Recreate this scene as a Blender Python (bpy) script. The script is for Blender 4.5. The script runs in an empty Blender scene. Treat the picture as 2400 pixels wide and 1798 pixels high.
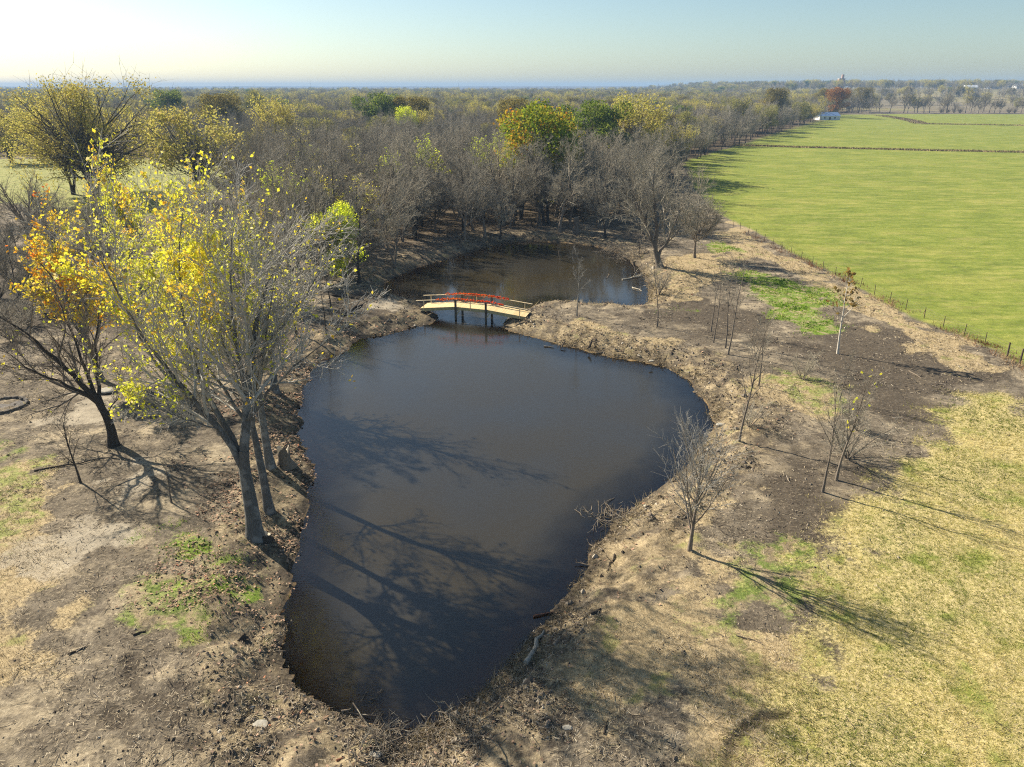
import bpy, math, random
import numpy as np
from mathutils import Vector, Matrix

# ------------------------------------------------------------------ camera, light, exposure
scene = bpy.context.scene
COL = scene.collection
W, H = 2400.0, 1798.0                 # size of the photograph the camera was solved for
F = 1200 / 0.70                       # focal length in photo pixels
CAM_H = 23.0
PITCH = math.atan((899 - 204) / F)
SUN_AZ = math.radians(-54.5)          # clockwise from +Y
SUN_EL = math.radians(34.0)

cam_d = bpy.data.cameras.new('camera')
cam = bpy.data.objects.new('camera', cam_d)
COL.objects.link(cam)
cam.location = (0, 0, CAM_H)
cam.rotation_euler = (math.pi / 2 - PITCH, 0, 0)
cam_d.sensor_fit = 'HORIZONTAL'
cam_d.sensor_width = 36.0
cam_d.lens = 36.0 * F / W
cam_d.clip_start = 0.5
cam_d.clip_end = 40000
scene.camera = cam

world = bpy.data.worlds.new('World')
scene.world = world
world.use_nodes = True
wn = world.node_tree
wn.nodes.clear()
w_out = wn.nodes.new('ShaderNodeOutputWorld')
w_bg = wn.nodes.new('ShaderNodeBackground')
w_sky = wn.nodes.new('ShaderNodeTexSky')
w_sky.sky_type = 'NISHITA'
w_sky.sun_disc = False
w_sky.sun_elevation = SUN_EL
w_sky.sun_rotation = SUN_AZ
w_sky.altitude = 200
w_sky.air_density = 0.9
w_sky.dust_density = 0.9
w_sky.ozone_density = 3.0
w_bg.inputs['Strength'].default_value = 0.066
w_mul = wn.nodes.new('ShaderNodeMix')            # warm camera white balance, even over the whole sky
w_mul.data_type = 'RGBA'
w_mul.blend_type = 'MULTIPLY'
w_mul.inputs['Factor'].default_value = 1.0
w_mul.inputs[7].default_value = (1.0, 1.0, .89, 1)
wn.links.new(w_sky.outputs[0], w_mul.inputs[6])
wn.links.new(w_mul.outputs[2], w_bg.inputs[0])
wn.links.new(w_bg.outputs[0], w_out.inputs[0])

sun_d = bpy.data.lights.new('sun', 'SUN')
sun_d.energy = 5.0
sun_d.angle = math.radians(0.55)
sun_d.color = (1.0, 0.905, 0.75)
sun = bpy.data.objects.new('sun', sun_d)
COL.objects.link(sun)
to_sun = Vector((math.sin(SUN_AZ) * math.cos(SUN_EL), math.cos(SUN_AZ) * math.cos(SUN_EL), math.sin(SUN_EL)))
sun.rotation_euler = to_sun.to_track_quat('Z', 'Y').to_euler()
sun.location = to_sun * 200

scene.view_settings.view_transform = 'Standard'
scene.view_settings.look = 'None'
scene.view_settings.exposure = 1.08
scene.view_settings.gamma = 1.0
scene.view_settings.use_curve_mapping = False
scene.render.engine = 'CYCLES'
scene.cycles.use_denoising = False
scene.cycles.filter_width = 1.15
scene.cycles.max_bounces = 5
scene.cycles.diffuse_bounces = 2
scene.cycles.glossy_bounces = 2
scene.cycles.transmission_bounces = 3
scene.cycles.volume_bounces = 0
scene.cycles.transparent_max_bounces = 8
scene.cycles.sample_clamp_indirect = 4.0

# ------------------------------------------------------------------ geometry helpers
CP, SP = math.cos(PITCH), math.sin(PITCH)


def ray(px, py):
    dx = (px - 1200) / F
    dy = -(py - 899) / F
    return np.array([dx, CP + dy * SP, -SP + dy * CP])


def P(px, py, z=0.0):
    d = ray(px, py)
    t = (z - CAM_H) / d[2]
    return np.array([d[0] * t, d[1] * t, z])


def at_y(px, py, y):
    """point seen at a pixel, standing at distance y from the camera"""
    d = ray(px, py)
    t = y / d[1]
    return np.array([d[0] * t, y, CAM_H + d[2] * t])


def x_at(px, y, z=0.0):
    return (px - 1200) / F * (y * CP + (CAM_H - z) * SP)


def top_height(y, py):
    d = ray(1200, py)
    return CAM_H + y * d[2] / d[1]


def D(pts, k=2400 / 2212):            # pixel lists noted at 2212 wide
    return [(a * k, b * k) for a, b in pts]


def smooth(a, b, x):
    t = np.clip((x - a) / (b - a), 0, 1)
    return t * t * (3 - 2 * t)


def _hash(ix, iy, seed):
    h = (ix.astype(np.int64) * 374761393 + iy.astype(np.int64) * 668265263 + seed * 974711) & 0x7fffffff
    h = ((h ^ (h >> 13)) * 1274126177) & 0x7fffffff
    h = (h ^ (h >> 16)) & 0xffff
    return h / 65535.0


def vnoise(x, y, seed=0):
    ix, iy = np.floor(x), np.floor(y)
    fx, fy = x - ix, y - iy
    fx = fx * fx * (3 - 2 * fx)
    fy = fy * fy * (3 - 2 * fy)
    a = _hash(ix, iy, seed); b = _hash(ix + 1, iy, seed)
    c = _hash(ix, iy + 1, seed); d = _hash(ix + 1, iy + 1, seed)
    return (a * (1 - fx) + b * fx) * (1 - fy) + (c * (1 - fx) + d * fx) * fy - 0.5


def fbm(x, y, scale, octv=4, seed=0, gain=0.5):
    r = np.zeros_like(x, dtype=float)
    a, s = 1.0, 1.0 / scale
    for o in range(octv):
        r += a * vnoise(x * s + 17.3 * o, y * s - 9.1 * o, seed + o)
        a *= gain
        s *= 2.03
    return r


def seg_dist(x, y, pts, closed):
    pts = np.asarray(pts, float)[:, :2]
    q = np.roll(pts, -1, 0) if closed else pts[1:]
    p = pts if closed else pts[:-1]
    best = np.full(x.shape, 1e12)
    for (ax, ay), (bx, by) in zip(p, q):
        ex, ey = bx - ax, by - ay
        l2 = ex * ex + ey * ey + 1e-12
        t = np.clip(((x - ax) * ex + (y - ay) * ey) / l2, 0, 1)
        d = (x - ax - t * ex) ** 2 + (y - ay - t * ey) ** 2
        np.minimum(best, d, out=best)
    return np.sqrt(best)


def inside(x, y, pts):
    pts = np.asarray(pts, float)[:, :2]
    r = np.zeros(x.shape, bool)
    for (ax, ay), (bx, by) in zip(pts, np.roll(pts, -1, 0)):
        if ay == by:
            continue
        c = ((ay > y) != (by > y)) & (x < (bx - ax) * (y - ay) / (by - ay) + ax)
        r ^= c
    return r


def sdf(x, y, pts):
    """signed distance, positive inside"""
    d = seg_dist(x, y, pts, True)
    return np.where(inside(x, y, pts), d, -d)


def chaikin(pts, n=2):
    pts = np.asarray(pts, float)
    for _ in range(n):
        q = np.roll(pts, -1, 0)
        pts = np.stack([pts * .75 + q * .25, pts * .25 + q * .75], 1).reshape(-1, pts.shape[1])
    return pts


# ------------------------------------------------------------------ mesh helpers
def raw_mesh(name, chunks, mats, smooth_shade=True):
    """chunks: (verts Nx3, faces Mx3 or Mx4, material index, per-face tint or None)"""
    V, loops, starts, mi, tint, off, ls = [], [], [], [], [], 0, 0
    for c in chunks:
        v, f, m = c[0], c[1], c[2]
        t = c[3] if len(c) > 3 else None
        if len(v) == 0:
            continue
        V.append(v)
        k = f.shape[1]
        loops.append((f + off).ravel())
        starts.append(ls + np.arange(len(f)) * k)
        ls += len(f) * k
        mi.append(np.full(len(f), m))
        tint.append(t if t is not None else np.zeros(len(f)))
        off += len(v)
    V = np.concatenate(V).astype(np.float32)
    loops = np.concatenate(loops).astype(np.int32)
    starts = np.concatenate(starts).astype(np.int32)
    me = bpy.data.meshes.new(name)
    me.vertices.add(len(V))
    me.vertices.foreach_set('co', V.ravel())
    me.loops.add(len(loops))
    me.loops.foreach_set('vertex_index', loops)
    me.polygons.add(len(starts))
    me.polygons.foreach_set('loop_start', starts)
    for m in mats:
        me.materials.append(m)
    me.polygons.foreach_set('material_index', np.concatenate(mi).astype(np.int32))
    me.polygons.foreach_set('use_smooth', np.full(len(starts), bool(smooth_shade)))
    a = me.attributes.new('tint', 'FLOAT', 'FACE')
    a.data.foreach_set('value', np.concatenate(tint).astype(np.float32))
    me.update(calc_edges=True)
    return me


def mesh_obj(name, me, parent=None, loc=(0, 0, 0)):
    o = bpy.data.objects.new(name, me)
    COL.objects.link(o)
    o.location = loc
    if parent is not None:
        o.parent = parent
    return o


def thing(name, label, cat, loc=(0, 0, 0), rz=0.0, sc=1.0, group=None):
    o = bpy.data.objects.new(name, None)
    o.empty_display_size = 0.3
    COL.objects.link(o)
    o.location = loc
    o.rotation_euler = (0, 0, rz)
    o.scale = (sc, sc, sc) if not hasattr(sc, '__len__') else sc
    return tag(o, label, cat, group)


def tag(o, label=None, cat=None, group=None, kind=None):
    if label: o['label'] = label
    if cat: o['category'] = cat
    if group: o['group'] = group
    if kind: o['kind'] = kind
    return o


def nrm(v):
    return v / (np.linalg.norm(v, axis=-1, keepdims=True) + 1e-12)


def tubes(polys, radii, S):
    N, K, _ = polys.shape
    tan = nrm(np.gradient(polys, axis=1))
    m = nrm(polys[:, -1] - polys[:, 0])
    ref = np.where(np.abs(m[:, 2:3]) < 0.75, np.array([[0, 0, 1.0]]), np.array([[1.0, 0, 0]]))
    u = nrm(np.cross(tan, ref[:, None, :]))
    v = np.cross(tan, u)
    an = np.arange(S) * 2 * math.pi / S
    ring = polys[:, :, None, :] + radii[:, :, None, None] * (
        np.cos(an)[None, None, :, None] * u[:, :, None, :] + np.sin(an)[None, None, :, None] * v[:, :, None, :])
    b = (np.arange(N)[:, None, None] * K + np.arange(K - 1)[None, :, None]) * S
    i = b + np.arange(S)
    j = b + (np.arange(S) + 1) % S
    q = np.stack([i, j, j + S, i + S], -1).reshape(-1, 4)
    return ring.reshape(-1, 3), q


def boxes(items):
    """items: list of (center, size, 3x3 rotation) -> verts, quads"""
    c = np.array([[-1, -1, -1], [1, -1, -1], [1, 1, -1], [-1, 1, -1], [-1, -1, 1], [1, -1, 1], [1, 1, 1], [-1, 1, 1]]) / 2
    f = np.array([[0, 3, 2, 1], [4, 5, 6, 7], [0, 1, 5, 4], [1, 2, 6, 5], [2, 3, 7, 6], [3, 0, 4, 7]])
    V, Q = [], []
    for k, (ctr, size, R) in enumerate(items):
        V.append((c * np.asarray(size)) @ np.asarray(R).T + np.asarray(ctr))
        Q.append(f + 8 * k)
    return np.concatenate(V), np.concatenate(Q)


I3 = np.eye(3)


def rotz(a):
    return np.array([[math.cos(a), -math.sin(a), 0], [math.sin(a), math.cos(a), 0], [0, 0, 1]])


def beam(a, b, w, h):
    """box along a->b, w wide (sideways), h high"""
    a, b = np.asarray(a, float), np.asarray(b, float)
    t = b - a
    L = np.linalg.norm(t)
    t = t / L
    s = nrm(np.cross(t, [0, 0, 1.0])) if abs(t[2]) < .99 else np.array([1.0, 0, 0])
    n = np.cross(s, t)
    return ((a + b) / 2, (L, w, h), np.stack([t, s, n], 1))


# ------------------------------------------------------------------ material helpers
class G:
    def __init__(self, name):
        self.m = bpy.data.materials.new(name)
        self.m.use_nodes = True
        self.t = self.m.node_tree
        self.t.nodes.clear()
        self.out = self.t.nodes.new('ShaderNodeOutputMaterial')
        self.pos = None

    def n(self, ty, **kw):
        nd = self.t.nodes.new(ty)
        for k, v in kw.items():
            setattr(nd, k, v)
        return nd

    def set(self, sock, v):
        if hasattr(v, 'is_output'):
            self.t.links.new(v, sock)
        elif isinstance(v, (tuple, list)) and len(v) == 3 and sock.type == 'RGBA':
            sock.default_value = (*v, 1)
        else:
            sock.default_value = v

    def coord(self):
        if self.pos is None:
            self.pos = self.n('ShaderNodeTexCoord').outputs['Object']
        return self.pos

    def noise(self, scale, detail=4, rough=.55, vec=None, dist=0.0):
        nd = self.n('ShaderNodeTexNoise')
        self.set(nd.inputs['Vector'], vec if vec is not None else self.coord())
        nd.inputs['Scale'].default_value = scale
        nd.inputs['Detail'].default_value = detail
        nd.inputs['Roughness'].default_value = rough
        nd.inputs['Distortion'].default_value = dist
        return nd.outputs['Fac']

    def mapping(self, scale=(1, 1, 1), rot=(0, 0, 0)):
        nd = self.n('ShaderNodeMapping')
        self.set(nd.inputs['Vector'], self.coord())
        nd.inputs['Scale'].default_value = scale
        nd.inputs['Rotation'].default_value = rot
        return nd.outputs[0]

    def ramp(self, fac, stops, interp='LINEAR'):
        nd = self.n('ShaderNodeValToRGB')
        self.set(nd.inputs['Fac'], fac)
        r = nd.color_ramp
        r.interpolation = interp
        while len(r.elements) < len(stops):
            r.elements.new(0.5)
        for e, (p, c) in zip(r.elements, stops):
            e.position = p
            e.color = (*c, 1) if len(c) == 3 else c
        return nd.outputs['Color']

    def band(self, fac, a, b):
        nd = self.n('ShaderNodeMapRange', interpolation_type='SMOOTHSTEP')
        self.set(nd.inputs['Value'], fac)
        nd.inputs['From Min'].default_value = a
        nd.inputs['From Max'].default_value = b
        return nd.outputs['Result']

    def mix(self, fac, a, b, mode='MIX'):
        nd = self.n('ShaderNodeMix', data_type='RGBA', blend_type=mode)
        self.set(nd.inputs['Factor'], fac)
        self.set(nd.inputs['A'] if False else nd.inputs[6], a)
        self.set(nd.inputs[7], b)
        return nd.outputs[2]

    def math(self, op, a, b=0.0, c=0.0):
        nd = self.n('ShaderNodeMath', operation=op)
        self.set(nd.inputs[0], a)
        self.set(nd.inputs[1], b)
        self.set(nd.inputs[2], c)
        return nd.outputs[0]

    def attr(self, name):
        return self.n('ShaderNodeAttribute', attribute_name=name).outputs['Fac']

    def bump(self, h, strength=.5, dist=.05, normal=None):
        nd = self.n('ShaderNodeBump')
        nd.inputs['Strength'].default_value = strength
        nd.inputs['Distance'].default_value = dist
        self.set(nd.inputs['Height'], h)
        if normal is not None:
            self.set(nd.inputs['Normal'], normal)
        return nd.outputs[0]

    def principled(self, color, rough=.85, spec=.2, normal=None, metallic=0.0):
        nd = self.n('ShaderNodeBsdfPrincipled')
        self.set(nd.inputs['Base Color'], color)
        self.set(nd.inputs['Roughness'], rough)
        nd.inputs['Specular IOR Level'].default_value = spec
        nd.inputs['Metallic'].default_value = metallic
        if normal is not None:
            self.set(nd.inputs['Normal'], normal)
        return nd.outputs[0]

    def done(self, shader):
        self.t.links.new(shader, self.out.inputs['Surface'])
        return self.m


def mul(c, k):
    return tuple(x * k for x in c)


def bark_mat(name, dark, light, patch=None):
    g = G(name)
    c = g.ramp(g.noise(6, 5, .65, g.mapping((3, 3, .8))), [(.3, dark), (.7, light)])
    if patch:
        c = g.mix(g.band(g.noise(1.4, 4, .6), .5, .62), c, patch)
    r = g.n('ShaderNodeObjectInfo').outputs['Random']
    k = g.ramp(r, [(0, (.75, .75, .76)), (1, (1.2, 1.17, 1.12))])
    c = g.mix(1.0, c, k, 'MULTIPLY')
    return g.done(g.principled(c, .9, .1, g.bump(g.noise(18, 4, .6, g.mapping((2, 2, .5))), .5, .03)))


def leaf_mat(name, stops, trans=.45, vary=None):
    g = G(name)
    c = g.ramp(g.attr('tint'), stops)
    if vary:
        r = g.n('ShaderNodeObjectInfo').outputs['Random']
        c = g.mix(1.0, c, g.ramp(r, vary), 'MULTIPLY')
    a = g.n('ShaderNodeBsdfDiffuse'); g.set(a.inputs['Color'], c)
    b = g.n('ShaderNodeBsdfTranslucent'); g.set(b.inputs['Color'], c)
    m = g.n('ShaderNodeMixShader'); m.inputs[0].default_value = trans
    g.t.links.new(a.outputs[0], m.inputs[1]); g.t.links.new(b.outputs[0], m.inputs[2])
    return g.done(m.outputs[0])


def plain_mat(name, c1, c2, scale=5, rough=.8, spec=.2, bump=.2):
    g = G(name)
    n = g.noise(scale, 5, .6)
    return g.done(g.principled(g.ramp(n, [(.3, c1), (.7, c2)]), rough, spec, g.bump(n, bump, .02)))


def tint_mat(name, stops, rough=.9):
    g = G(name)
    return g.done(g.principled(g.ramp(g.attr('tint'), stops), rough, .1))


BARK = bark_mat('bark_grey_brown', (.11, .092, .075), (.24, .205, .168))
TWIG = bark_mat('twig_grey', (.25, .225, .175), (.42, .385, .31))
TWIG_DARK = bark_mat('twig_dark', (.14, .12, .10), (.24, .205, .17))
SYC = bark_mat('bark_pale_sycamore', (.09, .087, .08), (.21, .205, .19), (.27, .265, .245))
SYC_TWIG = bark_mat('twig_pale_sycamore', (.34, .325, .29), (.52, .50, .45))
BARK_DARK = bark_mat('bark_dark', (.035, .03, .026), (.085, .073, .062))
BIRCH = bark_mat('bark_whitish', (.38, .35, .30), (.62, .58, .51))
LEAF_YELLOW = leaf_mat('leaf_yellow', [(0, (.80, .50, .05)), (.2, (.86, .74, .06)), (.55, (.80, .76, .07)), (.85, (.60, .66, .07)), (1, (.72, .62, .28))], .5)
LEAF_ORANGE = leaf_mat('leaf_orange', [(0, (.70, .18, .03)), (.25, (.82, .38, .03)), (.55, (.88, .66, .05)), (.85, (.62, .60, .06)), (1, (.6, .42, .15))], .5)
LEAF_LIME = leaf_mat('leaf_lime', [(0, (.50, .60, .03)), (.6, (.66, .74, .05)), (1, (.76, .72, .10))], .6)
LEAF_GREEN = leaf_mat('leaf_green', [(0, (.09, .14, .025)), (.6, (.16, .22, .035)), (1, (.27, .30, .05))])
LEAF_OLIVE = leaf_mat('leaf_olive', [(0, (.16, .13, .03)), (.5, (.24, .20, .045)), (1, (.33, .26, .07))])
LEAF_MAPLE = leaf_mat('leaf_green_gold', [(0, (.12, .19, .025)), (.4, (.25, .31, .03)), (.65, (.46, .42, .04)), (.85, (.60, .36, .03)), (1, (.55, .22, .03))])
LEAF_GOLD = leaf_mat('leaf_gold_tan', [(0, (.36, .28, .10)), (.4, (.48, .42, .11)), (.8, (.54, .50, .11)), (1, (.58, .44, .16))])
LEAF_RUST = leaf_mat('leaf_rust', [(0, (.22, .09, .03)), (.5, (.34, .15, .045)), (1, (.40, .25, .07))])
LEAF_BROWN = leaf_mat('leaf_brown', [(0, (.20, .11, .03)), (.5, (.30, .19, .05)), (1, (.20, .17, .05))])
LEAF_EVERGREEN = leaf_mat('leaf_evergreen', [(0, (.02, .035, .016)), (.6, (.04, .065, .025)), (1, (.07, .10, .035))], .25)

# ------------------------------------------------------------------ the ponds' outline and the lie of the land
WATER_Z = -0.9
POND_PX = D([(948, 693), (905, 706), (850, 718), (790, 730), (765, 742), (735, 765), (690, 782), (680, 795), (668, 815),
             (655, 845), (648, 880), (652, 910), (648, 945), (655, 985), (682, 1010), (672, 1040), (650, 1065), (666, 1095),
             (655, 1130), (640, 1180), (628, 1215), (620, 1250), (616, 1290), (612, 1330), (618, 1370), (612, 1400), (618, 1440),
             (635, 1480), (665, 1510), (700, 1530), (735, 1542), (770, 1552), (800, 1568), (845, 1580), (870, 1602), (905, 1585),
             (950, 1570), (1000, 1545), (1020, 1510), (1060, 1480), (1090, 1440), (1125, 1400), (1160, 1350), (1200, 1322),
             (1225, 1290), (1252, 1260), (1262, 1225), (1275, 1190), (1310, 1165), (1320, 1130), (1360, 1105), (1395, 1078),
             (1420, 1058), (1455, 1040), (1490, 1000), (1520, 960), (1540, 920), (1535, 890), (1510, 850), (1480, 815),
             (1440, 793), (1390, 782), (1330, 772), (1290, 762), (1240, 752), (1180, 738), (1130, 725), (1095, 712), (1090, 702),
             (1097, 690), (1120, 676), (1150, 660), (1172, 652), (1200, 652), (1260, 656), (1330, 661), (1380, 663), (1403, 655),
             (1406, 630), (1390, 595), (1370, 570), (1345, 552), (1310, 537), (1260, 529), (1200, 523), (1130, 521), (1075, 526),
             (1030, 541), (975, 558), (930, 570), (885, 585), (850, 600), (828, 618), (835, 632), (880, 645), (915, 655), (938, 676)])
POND = chaikin([P(a, b, WATER_Z)[:2] for a, b in POND_PX], 1)


def wpoly(pts, n=1):
    p = np.array([P(a, b)[:2] for a, b in pts])
    return chaikin(p, n) if n else p


FENCE_PX = [(1705, 510), (1780, 548), (1845, 586), (1910, 618), (1986, 656), (2051, 694), (2126, 738), (2235, 781), (2333, 822), (2400, 857)]
FIELD = np.concatenate([np.array([P(a, b)[:2] for a, b in FENCE_PX]),
                        np.array([[75, 40], [400, -80], [2500, 0], [2500, 735], [1000, 735]]),
                        np.array([P(a, b)[:2] for a, b in [(1960, 268), (1930, 282), (1780, 325), (1670, 358), (1605, 380), (1625, 440), (1670, 490)]])])
ZONES = {
    'm_lawn': [wpoly(D([(2212, 850), (2085, 852), (2050, 880), (2050, 930), (1960, 980), (1935, 1030), (1860, 1085), (1840, 1150),
                        (1790, 1240), (1745, 1330), (1770, 1410), (1730, 1500), (1690, 1600), (1670, 1690), (2300, 1760), (2500, 1300)]))],
    'm_weed': [wpoly(D([(1598, 585), (1650, 590), (1705, 600), (1765, 622), (1795, 640), (1790, 662), (1758, 680), (1797, 708), (1722, 727),
                        (1700, 690), (1650, 660), (1628, 632)])),
               wpoly(D([(1508, 528), (1560, 524), (1600, 540), (1560, 545)])),
               wpoly(D([(455, 1225), (530, 1200), (575, 1250), (560, 1300), (480, 1300)])),
               wpoly(D([(1448, 668), (1500, 668), (1490, 674)])),
               wpoly(D([(375, 1150), (450, 1140), (470, 1180), (400, 1215)])),
               ],
    'm_thin': [wpoly(D([(-40, 960), (45, 985), (80, 1080), (50, 1140), (-40, 1160)])),
               wpoly(D([(1540, 1290), (1610, 1270), (1660, 1340), (1560, 1370)])),
               wpoly(D([(1600, 1190), (1720, 1170), (1780, 1300), (1680, 1360)])),
               wpoly(D([(1620, 790), (1760, 800), (1880, 900), (1760, 900)])),
               wpoly(D([(300, 1260), (400, 1240), (450, 1330), (330, 1350)]))],
    'm_straw': [wpoly(D([(1440, 900), (1560, 860), (1620, 960), (1580, 1080), (1500, 1120), (1420, 1090), (1480, 1010)])),
                wpoly(D([(1180, 1440), (1260, 1340), (1420, 1290), (1560, 1290), (1500, 1420), (1350, 1480), (1230, 1520)])),
                wpoly(D([(1110, 690), (1250, 700), (1400, 740), (1520, 790), (1480, 800), (1330, 765), (1150, 728)])),
                wpoly(D([(1400, 590), (1440, 560), (1500, 548), (1580, 560), (1610, 600), (1540, 625), (1480, 650), (1420, 640)])),
                wpoly(D([(1600, 790), (1720, 800), (1830, 850), (1850, 930), (1720, 900), (1600, 870)])),
                wpoly(D([(1330, 1130), (1480, 1080), (1560, 1190), (1500, 1290), (1330, 1270), (1260, 1250)])),
                wpoly(D([(1460, 1440), (1600, 1330), (1700, 1380), (1760, 1430), (1700, 1520), (1690, 1640), (1560, 1640), (1500, 1560)])),
                wpoly(D([(1540, 500), (1640, 515), (1760, 580), (1900, 655), (2060, 735), (2200, 800), (2120, 800), (1960, 735), (1800, 640), (1640, 560)])),
                wpoly(D([(1560, 560), (1580, 480), (1560, 470), (1600, 480), (1690, 545), (1640, 560)])),
                wpoly(D([(-60, 1000), (70, 1030), (120, 1200), (60, 1330), (-60, 1500)]))],
    'm_soil': [wpoly(D([(-40, 560), (120, 600), (330, 640), (560, 640), (660, 700), (640, 800), (420, 760), (200, 700), (-40, 760)])),
               wpoly(D([(1410, 660), (1470, 640), (1560, 640), (1640, 665), (1720, 735), (1800, 700), (1900, 690), (2060, 750), (2230, 815), (2230, 845),
                        (2080, 848), (2040, 890), (1950, 960), (1880, 940), (1800, 820), (1700, 770), (1560, 720), (1420, 705)])),
               wpoly(D([(1640, 960), (1780, 940), (1900, 1010), (1830, 1080), (1800, 1180), (1690, 1180), (1640, 1060)])),
               wpoly(D([(700, 640), (830, 640), (900, 660), (930, 680), (860, 705), (760, 715), (700, 690)]))],
    'm_pale': [wpoly(D([(75, 1170), (190, 1120), (250, 1150), (180, 1220), (100, 1240)])),
               wpoly(D([(230, 1050), (300, 990), (330, 1030), (270, 1090)])),
               wpoly(D([(120, 860), (240, 840), (250, 900), (100, 930)])),
               wpoly(D([(840, 645), (900, 655), (880, 668), (800, 655)]))],
    'm_damp': [],
    'm_meadow': [wpoly([(-900, 345), (0, 372), (330, 370), (590, 395), (640, 430), (500, 470), (380, 500), (230, 545), (120, 500), (0, 470), (-900, 520)])],
}
DITCHES = [[P(a, b)[:2] for a, b in [(1720, 341), (1800, 343), (2000, 349), (2200, 354), (2400, 357), (2900, 362)]],
           [P(a, b)[:2] for a, b in [(2062, 271), (2100, 276), (2140, 284), (2160, 291), (2250, 292.5), (2400, 294.5), (2900, 298)]]]
TRACKS = [([P(a, b)[:2] for a, b in [(298, 1545), (312, 1600), (340, 1640), (375, 1665), (430, 1680)]], .38),
          ([P(a, b)[:2] for a, b in [(255, 1675), (275, 1690), (290, 1693)]], .5),
          ([P(a, b)[:2] for a, b in [(435, 1743), (470, 1750), (500, 1752)]], .3),
          ([P(a, b)[:2] for a, b in [(1703, 1790), (1715, 1745), (1745, 1705), (1790, 1680), (1850, 1671)]], .28),
          ([P(a, b)[:2] for a, b in [(1445, 740), (1460, 735), (1480, 737)]], .3)]
FOREST = np.array([P(a, b)[:2] for a, b in [(560, 520), (650, 600), (740, 622), (840, 618), (900, 590), (1000, 563), (1090, 545), (1250, 524), (1400, 512),
                                           (1500, 492), (1545, 450), (1590, 395), (1660, 362), (1780, 325), (1930, 284), (1975, 266)]]
                  + [[420, 900], [700, 3200], [-3200, 3200], [-3200, 400], [-420, 300]]
                  + [P(a, b)[:2] for a, b in [(0, 366), (330, 366), (590, 395), (640, 440), (520, 480)]])


def land(x, y):
    """height of the ground and signed distance to the water's edge (positive on land)"""
    x = np.asarray(x, float); y = np.asarray(y, float)
    z = fbm(x, y, 30, 3, 5) * .35
    far = smooth(900, 4500, y) + smooth(1500, 5000, np.abs(x))
    z += far * (fbm(x, y, 2600, 3, 11) * 22 + 5)
    z += smooth(900, 1700, y) * smooth(250, 700, x) * (1 - smooth(2500, 4000, y)) * 19
    ridge = smooth(4300, 6800, np.hypot(x, y))
    z += ridge * (19 + fbm(x, y, 2200, 3, 21) * 12) + smooth(2500, 4000, y) * fbm(x, y, 55, 2, 31) * 6
    sd = np.full(x.shape, 999.0)
    near = (y > 12) & (y < 150) & (np.abs(x) < 60)
    if near.any():
        xs, ys = x[near], y[near]
        s = -sdf(xs, ys, POND)
        s = s + fbm(xs, ys, 2.2, 3, 41) * .55
        sd[near] = s
        zz = z[near]
        w = smooth(0, 9, s)
        lump = fbm(xs, ys, 1.1, 4, 51, .6) * .34 * smooth(-.3, .8, s) * (1 - smooth(2.5, 7, s)) + fbm(xs, ys, .9, 3, 61, .6) * .09
        bank = WATER_Z + .1 + (.9) * smooth(-.2, 3.4, s) + lump
        deep = WATER_Z - .06 - .34 * smooth(0, 2.6, -s) - 1.2 * smooth(2.0, 7.0, -s) + fbm(xs, ys, .8, 3, 71) * .12
        h = np.where(s > 0, bank * (1 - w) + (zz + lump) * w, deep)
        t = smooth(-.25, .25, s)
        z[near] = deep * (1 - t) + h * t
    for tl, wd in TRACKS:
        tl = np.array(tl)
        m = (np.abs(x - tl[:, 0].mean()) < 9) & (np.abs(y - tl[:, 1].mean()) < 9)
        if m.any():
            dd = seg_dist(x[m], y[m], tl, False)
            z[m] -= .07 * (1 - smooth(wd * .5, wd, dd)) - .035 * (1 - smooth(0, .25, np.abs(dd - wd * 1.15)))
    return z, sd


def gz(x, y):
    return float(land(np.array([x]), np.array([y]))[0][0])


def base(px, py):
    p = P(px, py)
    for _ in range(4):
        p = P(px, py, gz(p[0], p[1]))
    return p


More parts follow.
